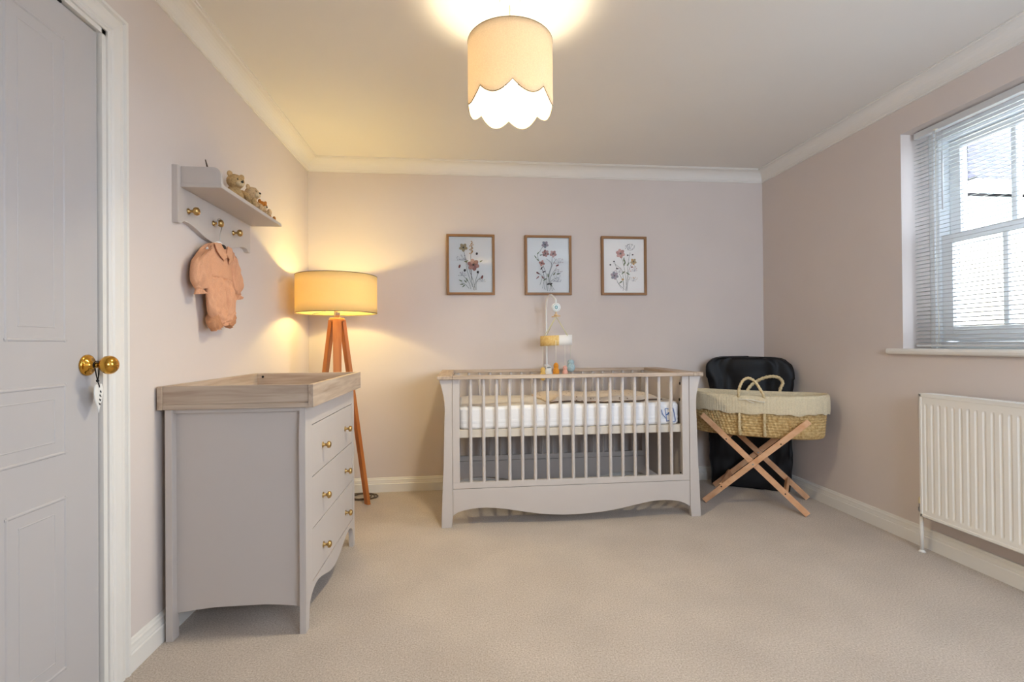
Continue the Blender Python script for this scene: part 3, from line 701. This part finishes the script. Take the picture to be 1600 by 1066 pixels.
for st_, sd in (([(2.112, 1.466, .020, .014, .9), (2.086, 1.450, .034, .022, .75), (2.060, 1.405, .050, .028, .25), (2.050, 1.355, .054, .029, .12), (2.045, 1.312, .048, .027, .05), (2.044, 1.288, .030, .018, .05), (2.043, 1.280, .022, .012, .05), (2.044, 1.262, .034, .016, .15)], 3),
                ([(2.284, 1.468, .018, .014, -.9), (2.305, 1.450, .030, .022, -.75), (2.323, 1.410, .042, .027, -.25), (2.332, 1.362, .047, .028, -.12), (2.347, 1.318, .040, .025, .15), (2.360, 1.295, .026, .016, .2), (2.364, 1.287, .020, .011, .2), (2.368, 1.270, .030, .015, .2)], 6)):
    sl_ = MB(); loft(sl_, dens(st_, 6), fold=.011, seed=sd, n=70, dx=-.004, frill=1)
    sl_.build('sleeve', M['romper'], ro)
for inn, out_ in (([(2.165, 1.490), (2.178, 1.476), (2.192, 1.463), (2.202, 1.450)], [(2.118, 1.480), (2.122, 1.452), (2.146, 1.430), (2.176, 1.416)]),
                  ([(2.232, 1.490), (2.222, 1.476), (2.211, 1.463), (2.203, 1.450)], [(2.270, 1.478), (2.266, 1.450), (2.248, 1.428), (2.216, 1.408)])):
    A_, B_ = smooth_curve(inn, 4), smooth_curve(out_, 4)
    def colp(u, v):
        i = min(int(u*(len(A_)-1)+.001), len(A_)-1); a, b = A_[i], B_[i]
        y = a[0]+(b[0]-a[0])*v; z = a[1]+(b[1]-a[1])*v
        return (RX+.029-.012*max(0, (z-1.43)/.06)+.003*sin(pi*v)-.002*sin(v*9), y, z)
    MB().grid(colp, 12, 8).build('collar', M['romper'], ro, solid=.0035)
MB().ball((RX+.014, 2.198, 1.478), (.006, .022, .012)).build('neck_shade', M['gap'], ro)  # solid dark blob, shade inside the neckline put in as colour

# ------------------------------------------------------------------ floor lamp
fl = thing('floor_lamp', 'tripod floor lamp with yellow drum shade lit in the back left corner', 'lamp', (FL[0], FL[1], 0))
SR, SZ0, SZ1 = .244, 1.256, 1.489
def drum(u, v): a = 2*pi*u; return (FL[0]+SR*cos(a), FL[1]+SR*sin(a), SZ0+(SZ1-SZ0)*v)
shd = MB().grid(drum, 96, 4, closed_u=True).build('lamp_shade', M['yellow_shade'], fl, solid=.0015)
for z in (SZ0, SZ1): MB().tube([(FL[0]+SR*cos(2*pi*k/72), FL[1]+SR*sin(2*pi*k/72), z) for k in range(72)], .0022, 6, closed=True).build('shade_rim', M['shade_edge'], shd)
sp = MB()
for k in range(3):
    a = 2*pi*k/3+.4; sp.tube([(FL[0]+.02*cos(a), FL[1]+.02*sin(a), SZ0+.03), (FL[0]+SR*cos(a), FL[1]+SR*sin(a), SZ0+.004)], .0018, 6)
sp.lathe([(.0001, -.03), (.018, -.03), (.018, .035), (.012, .04), (.0001, .04)], (FL[0], FL[1], 1.25), 'z', 18)
sp.build('lamp_holder', M['steel'], fl)
MB().ball((FL[0], FL[1], 1.345), (.03, .03, .045)).build('bulb', M['bulb'], fl)
hub = MB().lathe([(.0001, -.012), (.045, -.012), (.045, .012), (.0001, .012)], (FL[0], FL[1], 1.215), 'z', 24); hub.build('hub', M['lampwood'], fl)
for (a, r) in ((.72, .205), (2.95, .200), (-1.33, .200)):
    d = Vector((cos(a), sin(a), 0)); tng = Vector((-sin(a), cos(a), 0)); C0 = Vector((FL[0], FL[1], 0))
    top = C0+d*.034; top.z = 1.215; bot = C0+d*r; bot.z = 0
    n2 = d
    vs = []
    for (c, hw, ht_) in ((bot, .021, .011), (top, .026, .012)):
        for (q, s_) in ((-1, -1), (1, -1), (1, 1), (-1, 1)): vs.append(tuple(c+tng*hw*q+n2*ht_*s_))
    MB().add(vs, [(0, 1, 2, 3), (7, 6, 5, 4), (0, 4, 5, 1), (1, 5, 6, 2), (2, 6, 7, 3), (3, 7, 4, 0)]).build('leg', M['lampwood'], fl, bevel=.002)
cb = MB(); pts = []
for i in range(90):
    a = i*.42; r = .075+.022*sin(a*.33); pts.append((-.700+1.15*r*cos(a), 3.430+r*.85*sin(a), .006+.010*(1+sin(a*.61))*.5))
cb.tube(pts, .0025, 6)
cb.build('power_cable', M['cable'], fl)
l1 = lamp_light('floor_lamp_light', (FL[0], FL[1], 1.36), FLOOR_POWER, (1, .79, .26), .035)

# ------------------------------------------------------------------ pendant
pn = thing('pendant_lamp', 'lit pendant lamp with scalloped beige linen shade hanging from the ceiling', 'lamp', (PEND[0], PEND[1], CEIL))
PR, PZ0, PZ1, NS = .162, 1.985, 2.205, 8
def scal_z(a): return PZ0-.038*abs(sin(NS*(a+pi/2+.052)/2))**.9
def pshade(u, v): a = 2*pi*u; zb = scal_z(a); return (PEND[0]+PR*cos(a), PEND[1]+PR*sin(a), zb+(PZ1-zb)*v)
ps = MB().grid(pshade, 240, 10, closed_u=True).build('lamp_shade', M['linen_shade'], pn, solid=.0015)
rm = MB(); rm.tube([(PEND[0]+PR*cos(2*pi*k/240), PEND[1]+PR*sin(2*pi*k/240), scal_z(2*pi*k/240)) for k in range(240)], .0018, 6, closed=True)
rm.build('shade_rim', M['shade_edge'], ps); rm = MB(); rm.tube([(PEND[0]+PR*cos(2*pi*k/96), PEND[1]+PR*sin(2*pi*k/96), PZ1) for k in range(96)], .0018, 6, closed=True)
rm.build('shade_rim', M['shade_edge'], ps)
pf = MB(); pf.tube([(PEND[0], PEND[1], 2.19), (PEND[0], PEND[1], CEIL-.005)], .003, 8)
pf.build('flex', M['cord'], pn)
MB().lathe([(.0001, -.022), (.02, -.022), (.035, -.014), (.042, 0), (.0001, 0)], (PEND[0], PEND[1], CEIL), 'z', 24).build('ceiling_rose', M['white'], pn)
ph = MB(); ph.lathe([(.0001, 0), (.018, 0), (.02, .01), (.02, .05), (.006, .06), (.0001, .06)], (PEND[0], PEND[1], 2.115), 'z', 18)
for k in range(3):
    a = 2*pi*k/3+.2; ph.tube([(PEND[0]+.018*cos(a), PEND[1]+.018*sin(a), 2.15), (PEND[0]+PR*cos(a), PEND[1]+PR*sin(a), 2.200)], .0015, 6)
ph.build('lamp_holder', M['white'], pn)
MB().ball((PEND[0], PEND[1], 2.072), (.03, .03, .045)).build('bulb', M['bulb'], pn)
l2 = lamp_light('pendant_light', (PEND[0], PEND[1], 2.062), PENDANT_POWER*.40, (1, .88, .60), .045)
l3d = bpy.data.lights.new('pendant_downlight', 'SPOT'); l3d.energy = PENDANT_POWER; l3d.color = (1, .88, .60); l3d.shadow_soft_size = .045; l3d.spot_size = pi; l3d.spot_blend = .25
l3 = bpy.data.objects.new('pendant_downlight', l3d); COL.objects.link(l3); l3.location = (PEND[0], PEND[1], 2.062)   # the lamp base throws most of its light downwards

# ------------------------------------------------------------------ pictures
COLS = {'stem': '4a4a3c', 'green': '5f6f45', 'rose': 'b98076', 'pink': 'cf9d92', 'lilac': 'a996a0', 'ochre': 'c79a5e', 'dark': '352a2a', 'red': '8e4a42', 'grey': '8b8b96', 'tan': 'b59f78'}
CM = {k: mat('ink_'+k, v, .8, noise_amt=.2, noise_scale=200) for k, v in COLS.items()}
CK = list(COLS)
def picture(x0, label, draw, group):
    z0, z1, wdt, hgt = 1.415, 1.857, .350, .442
    xc = x0+wdt/2
    t = thing('framed_picture', label, 'picture', (xc, D, (z0+z1)/2), group)
    fw, yo = .017, D-.026
    fm = MB()
    for sgn in (0, 1):
        xa = x0 if sgn == 0 else x0+wdt; xi = xa+fw if sgn == 0 else xa-fw
        fm.prism([(xa, z0), (xi, z0+fw), (xi, z1-fw), (xa, z1)], 'y', yo, D, 0)
        za = z0 if sgn == 0 else z1; zi = za+fw if sgn == 0 else za-fw
        fm.prism([(x0, za), (x0+wdt, za), (x0+wdt-fw, zi), (x0+fw, zi)], 'y', yo, D, 1)
    fm.build('frame', [M['framewood'], M['framewood_x']], t, bevel=.001)
    yp = D-.010
    MB().box((x0+fw-.001, yp, z0+fw-.001), (x0+wdt-fw+.001, D-.001, z1-fw+.001)).build('paper', M['paper'], t)
    art = MB(); iw, ih = wdt-2*fw, hgt-2*fw
    def P(u, v, k=0): return (x0+fw+u*iw, yp-.0006-k*.0002, z1-fw-v*ih)
    def line(pts, c='stem', r=.0011):
        pts = smooth_curve(pts, 5); vs = []
        for i, (u, v) in enumerate(pts):
            a = pts[max(i-1, 0)]; b = pts[min(i+1, len(pts)-1)]; dx, dz = (b[0]-a[0])*iw, (b[1]-a[1])*ih; l = sqrt(dx*dx+dz*dz) or 1
            ox, oz = -dz/l*r/iw, dx/l*r/ih
            vs += [P(u-ox, v-oz), P(u+ox, v+oz)]
        art.add(vs, [(2*i, 2*i+1, 2*i+3, 2*i+2) for i in range(len(pts)-1)], CK.index(c))
    def blob(u, v, ru, rv, c, ang=0, k=1, n=12, tip=0):
        vs = []
        for i in range(n):
            a = 2*pi*i/n; x = ru*cos(a); y = rv*sin(a)*(1-tip*.5*(1+cos(a)))
            vs.append(P(u+(x*cos(ang)-y*sin(ang))/iw, v+(x*sin(ang)+y*cos(ang))/ih, k))
        art.add(vs, [tuple(range(n))], CK.index(c))
    def flower(u, v, r, c, c2, n=6, k=1):
        for i in range(n):
            a = 2*pi*i/n+.3; blob(u+r*.52*cos(a)/iw, v+r*.52*sin(a)/ih, r*.55, r*.40, c if i % 2 else c2, a, k+i*.2)
        blob(u, v, r*.2, r*.2, 'dark', 0, k+2)
        for i in range(7): a = i*.9; blob(u+r*.32*cos(a)/iw, v+r*.32*sin(a)/ih, r*.045, r*.045, 'dark', 0, k+2)
    def leaf(u, v, l, ang, c='green'): blob(u+l*.5*cos(ang)/iw, v+l*.5*sin(ang)/ih, l*.5, l*.2, c, ang, 1, 10, .6)
    def spray(u, v, r, c, n, seed):
        rnd = random.Random(seed)
        for i in range(n):
            a = rnd.uniform(-pi, 0); q = r*rnd.uniform(.4, 1); uu, vv = u+q*cos(a)/iw, v+q*sin(a)/ih
            line([(u, v), ((u+uu)/2+.01, (v+vv)/2), (uu, vv)], 'grey', .0004); blob(uu, vv, .0028, .0024, c, 0, 2, 8)
    draw(line, blob, flower, leaf, spray)
    art.build('flower_print', [CM[k] for k in CK], t)
    g = MB(); g.add([(x0+fw, yp-.004, z0+fw), (x0+wdt-fw, yp-.004, z0+fw), (x0+wdt-fw, yp-.004, z1-fw), (x0+fw, yp-.004, z1-fw)], [(0, 1, 2, 3)]); g.build('glazing', M['picglass'], t)
    return t
def art1(line, blob, flower, leaf, spray):
    for p in ([(.58, .96), (.52, .8), (.50, .55)], [(.60, .95), (.55, .78), (.42, .5), (.33, .23)], [(.56, .95), (.62, .75), (.68, .64)], [(.50, .94), (.44, .8), (.30, .68)], [(.46, .93), (.38, .86), (.28, .82)], [(.62, .95), (.63, .8), (.76, .72)], [(.54, .9), (.42, .62), (.38, .4)], [(.52, .8), (.50, .4), (.52, .15)]): line(p)
    flower(.56, .50, .042, 'rose', 'pink'); flower(.33, .19, .030, 'tan', 'tan', 5)
    for i in range(9): blob(.52+.015*sin(i*2), .08+.026*i, .006, .004, 'ochre', i, 2); blob(.52+.04*sin(i*2.2), .12+.022*i, .004, .005, 'ochre', i, 2)
    for u, v in ((.24, .53), (.76, .72)): blob(u, v, .007, .014, 'red', .3, 2)
    for u, v in ((.36, .60), (.66, .63), (.64, .30)): blob(u, v, .008, .010, 'dark', .3, 2)
    spray(.30, .42, .045, 'dark', 12, 1); spray(.27, .70, .040, 'lilac', 12, 2); spray(.75, .80, .035, 'tan', 8, 3)
    for i, (u, v, a) in enumerate(((.42, .46, 3.6), (.44, .42, 2.6), (.40, .82, 3.9), (.33, .85, 3.1), (.36, .86, 2.4), (.42, .8, 4.4), (.70, .45, -.5), (.30, .8, 3.6))): leaf(u, v, .028, a)
def art2(line, blob, flower, leaf, spray):
    for p in ([(.52, .97), (.50, .7), (.58, .48), (.46, .38)], [(.56, .96), (.52, .7), (.60, .5), (.70, .38)], [(.44, .95), (.46, .7), (.38, .50)], [(.40, .94), (.42, .75), (.30, .66)], [(.60, .97), (.54, .75), (.70, .54)], [(.36, .92), (.40, .7), (.28, .42), (.24, .3)], [(.30, .86), (.36, .72)], [(.48, .97), (.47, .8)], [(.64, .95), (.56, .8), (.72, .72)], [(.45, .13), (.36, .18), (.30, .26)], [(.60, .33), (.58, .5)]): line(p)
    flower(.43, .12, .026, 'grey', 'lilac', 5); flower(.44, .28, .026, 'rose', 'red', 6); flower(.62, .29, .026, 'pink', 'rose', 5); flower(.35, .46, .022, 'pink', 'rose', 4)
    for u, v, a in ((.24, .3, -.9), (.30, .32, -.3), (.22, .37, -2.2), (.28, .42, -2.4)): leaf(u, v, .026, a)
    for u, v, a in ((.22, .62, .6), (.30, .66, 3.5), (.32, .58, -1), (.28, .70, 2.4), (.36, .63, -.4), (.34, .7, .8)): leaf(u, v, .030, a, 'red' if a > 0 else 'dark')
    for u, v, a in ((.62, .68, -1), (.70, .66, -.2), (.50, .72, -1.7), (.55, .82, 1.2), (.46, .74, 2.6)): leaf(u, v, .030, a)
    for u, v in ((.72, .50), (.50, .84), (.56, .84)): blob(u, v, .013, .006, 'red' if v < .6 else 'dark', -.5, 2)
    spray(.74, .46, .045, 'rose', 10, 5); spray(.74, .66, .04, 'red', 8, 6); spray(.72, .80, .05, 'grey', 14, 7)
def art3(line, blob, flower, leaf, spray):
    for p in ([(.56, .97), (.54, .7), (.50, .5), (.44, .33)], [(.54, .96), (.58, .7), (.62, .4), (.66, .25)], [(.56, .95), (.62, .6), (.72, .42)], [(.52, .94), (.36, .82), (.30, .7)], [(.48, .96), (.48, .8), (.38, .64)], [(.50, .9), (.46, .6), (.34, .5), (.25, .45)], [(.58, .96), (.60, .8), (.66, .7)], [(.44, .92), (.34, .8)], [(.36, .56), (.30, .5), (.28, .42)]): line(p)
    flower(.42, .27, .034, 'rose', 'pink', 6); flower(.27, .68, .030, 'lilac', 'grey', 6); flower(.74, .42, .024, 'ochre', 'tan', 5)
    for i in range(16): a = i*.39; blob(.66+.10*cos(a)*(1+.2*sin(i*3)), .15+.055*sin(a), .003, .003, 'dark', 0, 2)
    spray(.66, .18, .035, 'grey', 12, 8); spray(.76, .60, .045, 'rose', 12, 9); spray(.72, .78, .045, 'ochre', 12, 10); spray(.38, .62, .04, 'red', 10, 11)
    for u, v in ((.17, .48), (.26, .42), (.33, .55), (.60, .30), (.72, .29)): blob(u, v, .007, .006, 'dark', 0, 2)
    for u, v, a in ((.50, .5, -1.3), (.54, .46, -1.8), (.58, .5, -1), (.52, .6, 2.4), (.56, .62, .6), (.50, .42, -1.5), (.46, .78, 2.5)): leaf(u, v, .034, a, 'green')
    blob(.47, .75, .010, .008, 'ochre', 0, 2); blob(.70, .52, .008, .006, 'red', 0, 2)
G = 'framed flower pictures above the cot'
picture(-.1125, 'oak framed flower print with wavy lamp reflection, leftmost of the three pictures', art1, G)
picture(.461, 'oak framed flower print in the middle, directly above the cot mobile', art2, G)
picture(1.040, 'oak framed flower print nearest the window, with pink poppy and lilac bloom', art3, G)

# ------------------------------------------------------------------ radiator
rd = thing('radiator', 'white ribbed panel radiator on the wall below the window', 'radiator', (XR, 1.58, .19))
RXf, ry0, ry1, rz0, rz1 = XR-.100, .985, 2.185, .187, .787
def radp(xf, sgn):
    g = MB(); n = int((ry1-ry0)/.0333); pts = []
    # corrugated face: columns of vertical flutes
    ys = []; 
    y = ry1-.028
    cols = [(ry1-.012, 0), ]
    yy = [ry1-.013]; dd = [0]
    while y > ry0+.035:
        for (o_, h) in ((0, 0), (-.0025, .0012), (-.006, .0032), (-.010, .0032), (-.0135, .0012), (-.016, 0)):
            yy.append(y+o_); dd.append(h)
        y -= .0333
    yy.append(ry0+.013); dd.append(0)
    zz = [rz0+.012, rz0+.030, rz0+.042, rz1-.055, rz1-.043, rz1-.012]; kk = [0, 0, 1, 1, 0, 0]
    vs = [(xf+sgn*d*k, y_, z_) for z_, k in zip(zz, kk) for y_, d in zip(yy, dd)]
    w_ = len(yy); g.add(vs, [(j*w_+i, j*w_+i+1, (j+1)*w_+i+1, (j+1)*w_+i) for j in range(len(zz)-1) for i in range(w_-1)])
    return g
g = radp(RXf+.002, 1)
b0x = RXf+.002
g.box((b0x+.006, ry0+.012, rz0+.012), (b0x+.014, ry1-.012, rz1-.012))
# pressed rim of the panel
for a, b in (((b0x-.002, ry0+.003, rz0), (b0x+.014, ry0+.014, rz1)), ((b0x-.002, ry1-.014, rz0), (b0x+.014, ry1-.003, rz1)), ((b0x-.002, ry0+.003, rz0), (b0x+.014, ry1-.003, rz0+.013)), ((b0x-.002, ry0+.003, rz1-.013), (b0x+.014, ry1-.003, rz1))): g.box(a, b)
g.build('front_panel', M['rad'], rd, bevel=.002)
MB().box((XR-.042, ry0+.01, rz0), (XR-.030, ry1-.01, rz1)).build('rear_panel', M['rad'], rd, bevel=.002)
for y in (ry0, ry1-.003): MB().box((RXf+.006, y, rz0-.002), (XR-.028, y+.003, rz1+.004)).build('side_cover', M['rad'], rd, bevel=.001)
gr = MB(); gr.box((RXf+.004, ry0, rz1-.002), (RXf+.010, ry1, rz1+.005)); gr.box((XR-.034, ry0, rz1-.002), (XR-.028, ry1, rz1+.005))
y = ry0+.01
while y < ry1-.01: gr.box((RXf+.010, y, rz1), (XR-.034, y+.006, rz1+.003)); y += .016
gr.build('top_grille', M['rad'], rd)
for y in (ry0+.2, ry1-.2): MB().box((XR-.032, y-.02, rz0+.08), (XR-.001, y+.02, rz1-.08)).build('bracket', M['rad'], rd)
pp = MB(); yv = ry1+.018; xv = XR-.072
pp.tube([(xv, yv, 0), (xv, yv, .205)], .0085, 12); pp.lathe([(.0001, 0), (.016, 0), (.012, .006), (.0085, .010)], (xv, yv, 0), 'z', 16)
pp.build('pipe', M['rad'], rd)
vv = MB(); vv.lathe([(.0001, 0), (.011, 0), (.013, .004), (.013, .018), (.010, .022), (.010, .040), (.0001, .040)], (xv, yv, .200), 'z', 8, smooth=False); vv.tube([(xv, yv, .222), (xv, ry1-.005, .222)], .009, 10)
lab(vv.build('valve', M['steel'], rd), 'chrome lockshield valve')
MB().lathe([(.0001, 0), (.011, 0), (.012, .003), (.0105, .028), (.006, .033), (.0001, .033)], (xv, yv, .240), 'z', 16).build('valve_cap', mat('cream_cap', 'e6d6ae', .4), rd)
fn = MB()
yq = ry0+.03
while yq < ry1-.03: fn.box((RXf+.018, yq, rz0+.05), (XR-.044, yq+.001, rz1-.05)); yq += .025
fn.build('convector_fins', M['rad'], rd)

# ------------------------------------------------------------------ black bag
def bagpt_factory():
    U = Vector((.85, -.527, 0)); V = Vector((.527, .85, 0)); C = Vector((2.066, 3.340, 0))
    def fn(u, v):
        a = 2*pi*u; e = .38
        cu = abs(cos(a))**e*(1 if cos(a) > 0 else -1); su = abs(sin(a))**e*(1 if sin(a) > 0 else -1)
        z = .94*v; k = 1
        hw, hd = .268*(.92+.08*min(1, z/.2)), .052
        if v > .90: t = (v-.90)/.10; z = .846+.094*sin(t*pi/2); k = sqrt(max(0, 1-t**2.6)); 
        sh = 1-.0*v+.03*(v > .84)*(1 if v < .93 else 0)
        n1 = .045*noise.noise(Vector((cu*2.2+3, su*2, z*3.2)))+.022*noise.noise(Vector((cu*6, su*3, z*8)))
        fold = .016*sin(cu*9+3*z+2*noise.noise(Vector((cu*2, z*3, 1))))*(1-abs(v-.5))
        p = C+U*(hw*cu*(.25*(k**.5)+.75*k if v > .9 else 1)*sh)+V*(hd*su*k)+U*n1*.5*cu-V*(n1*.5+fold*.6)*(1 if su < 0 else .0)
        return (p.x, p.y, .004+z+(.018*noise.noise(Vector((cu*2.5, su, 5)))*v))
    return fn
bg_ = MB(); bf = bagpt_factory(); bg_.grid(bf, 120, 70, closed_u=True)
bg_.add([bf(i/60, 0) for i in range(60)], [tuple(range(60))])
tag(bg_.build('storage_bag', M['blackcloth']), 'tall black fabric storage bag standing in the corner behind the basket', 'bag')

# ------------------------------------------------------------------ moses stand and basket
BC = Vector((1.926, 3.038, 0)); bu = Vector((.797, -.604, 0)).normalized(); bv = Vector((.604, .797, 0)).normalized()
def BP(a, b, z): p = BC+bu*a+bv*b; return (p.x, p.y, z)
st = thing('folding_basket_stand', 'folding beech stand with crossed legs holding the wicker moses basket', 'stand', (BC.x, BC.y, 0))
def bar(p, q, w_, th, name, m, yoff_dir=bv):
    p, q = Vector(p), Vector(q); d = (q-p).normalized(); nn = yoff_dir; s_ = d.cross(nn).normalized(); vs = []
    for c in (p, q):
        for (i, j) in ((-1, -1), (1, -1), (1, 1), (-1, 1)): vs.append(tuple(c+s_*w_/2*i+nn*th/2*j))
    return MB().add(vs, [(0, 1, 2, 3), (7, 6, 5, 4), (0, 4, 5, 1), (1, 5, 6, 2), (2, 6, 7, 3), (3, 7, 4, 0)]).build(name, m, st, bevel=.002)
ft = .292
for off in (-.200, .200):
    sg = -1 if off < 0 else 1
    # one leg leans each way; the two of a pair lie side by side
    A0 = Vector(BP(-ft, off, .012)); A1 = Vector(BP(ft+.012, off, .575)); B0 = Vector(BP(ft, off-sg*.018, .012)); B1 = Vector(BP(-ft-.012, off-sg*.018, .575))
    bar(A0, A1, .034, .016, 'leg', M['beech_x'])
    bar(B0, B1, .034, .016, 'leg', M['beech_x'])
    MB().tube([Vector(BP(0, off-sg*.03, .285)), Vector(BP(0, off+sg*.011, .285))], .005, 10).build('pivot_bolt', M['steel'], st)
def cross(a, z, off, w_=.040):
    p = Vector(BP(a, -off, z)); q = Vector(BP(a, off, z)); d = (q-p).normalized(); up = Vector((0, 0, 1)); ax_ = d.cross(up)
    r = (bu*(.5 if a > 0 else -.5)+up*.85).normalized(); nn = d.cross(r).normalized(); vs = []
    for c in (p, q):
        for (i, j) in ((-1, -1), (1, -1), (1, 1), (-1, 1)): vs.append(tuple(c+r*w_/2*i+nn*.008*j))
    MB().add(vs, [(0, 1, 2, 3), (7, 6, 5, 4), (0, 4, 5, 1), (1, 5, 6, 2), (2, 6, 7, 3), (3, 7, 4, 0)]).build('crossbar', M['beech_y'], st, bevel=.002)
cross(.175, .122, .174); cross(-.185, .122, .192)
cross(.155, .427, .192, .03); cross(-.155, .427, .174, .03)
for a, z in ((-.185, .12), (.155, .427), ):
    lab(MB().tube([BP(a, -.2085, z), BP(a, -.2060, z)], .0045, 10).build('screw', M['gap'], st), 'dark screw head on a front leg')
for a, z in ((-.155, .427), (.175, .122)):
    lab(MB().tube([BP(a, -.1905, z), BP(a, -.188, z)], .0045, 10).build('screw', M['gap'], st), 'dark screw head on a front leg')

bs = thing('moses_basket', 'woven palm moses basket with cream liner resting on the folding stand', 'moses basket', (BC.x, BC.y, .45))
ZB0, ZB1 = .446, .700
def oval(a, A, B, e=.86):
    c_, s_ = cos(a), sin(a); return A*abs(c_)**e*(1 if c_ > 0 else -1), B*abs(s_)**e*(1 if s_ > 0 else -1)
ROWS, TW = 15, 110
def wick(u, v):
    a = 2*pi*u; q = v; A = .378+.022*q; Bw = .158+.026*q
    if v < .08: A -= .02*(1-v/.08)**2; Bw -= .02*(1-v/.08)**2
    row = v*ROWS; fr = row-int(row); bulge = sqrt(max(0, 1-(2*fr-1)**2))
    tw = .5+.5*sin(a*TW+int(row)*pi*.5)
    d = .009*bulge*(.35+.65*tw)
    x, y = oval(a, A+d, Bw+d)
    return BP(x, y, ZB0+(ZB1-ZB0)*v+.012*(x/.4)**2*q)
wk = MB(); wk.grid(wick, 990, ROWS*6, closed_u=True)
wk.grid(lambda u, v: BP(*[c*max(v, .001) for c in oval(2*pi*u, .358, .138)], ZB0+.004), 60, 4, closed_u=True)
wk.build('wicker_body', M['palm'], bs)
def liner(u, v):
    a = 2*pi*u
    # path: outside hem up, over the rim, down inside
    prof = [(.012, .600), (.014, .606), (.016, .640), (.016, .680), (.014, .700), (.006, .713), (-.006, .714), (-.016, .705), (-.022, .66), (-.028, .56), (-.05, .475), (-.12, .462)]
    t = v*(len(prof)-1); i = min(int(t), len(prof)-2); ff = t-i
    off = prof[i][0]*(1-ff)+prof[i+1][0]*ff; z = prof[i][1]*(1-ff)+prof[i+1][1]*ff
    A, Bw = .400, .184
    rib = .0014*sin(a*150)+.004*noise.noise(Vector((cos(a)*7, sin(a)*7, z*14)))
    if v < .05: z += .004*sin(a*21)+.004*sin(a*8)
    off += rib if v < .75 else 0
    x, y = oval(a, A+off, Bw+off)
    return BP(x, y, z+.012*(x/.4)**2*min(1, (z-.46)/.2))
ln = MB(); ln.grid(liner, 480, 44, closed_u=True)
ln.grid(lambda u, v: BP(*[c*max(v, .001) for c in oval(2*pi*u, .30, .07)], .462), 60, 4, closed_u=True)
ln.build('liner', M['liner'], bs)
def handle(base, pts, name):
    pts = smooth_curve(pts, 8); h = MB(); P3 = [BP(a, base+o, z) for a, o, z in pts]
    n = len(P3); h.tube(P3, [.0125 if 0 else .0115+.0018*sin(i*2.1) for i in range(n)], 10, flat=.75)
    return h.build(name, M['palm_pale'], bs)
handle(-.20, [(-.075, .026, .462), (-.076, .010, .50), (-.076, .006, .575), (-.077, .022, .62), (-.078, .020, .69), (-.078, .002, .72), (-.072, .0, .765), (-.052, .012, .808), (-.022, .02, .823), (.012, .016, .805), (.040, .006, .765), (.062, .002, .722), (.066, .020, .69), (.066, .022, .62), (.066, .006, .575), (.066, .010, .50), (.066, .026, .462)], 'handle')
handle(.20, [(-.065, -.02, .60), (-.065, -.02, .70), (-.035, .01, .755), (.025, .02, .795), (.085, .022, .812), (.130, .02, .803), (.152, .012, .770), (.136, .0, .72), (.13, -.02, .60)], 'handle')
tie = MB(); tie.tube(smooth_curve([BP(-.075, -.214, .688), BP(-.03, -.219, .693), BP(0, -.222, .690), BP(.03, -.219, .684), (BP(.07, -.214, .678))], 5), .0035, 6)
tie.tube(smooth_curve([BP(-.03, -.22, .69), BP(-.01, -.225, .68), BP(.012, -.222, .672)], 5), .0025, 6)
tie.build('liner_tie', M['cord'], bs)
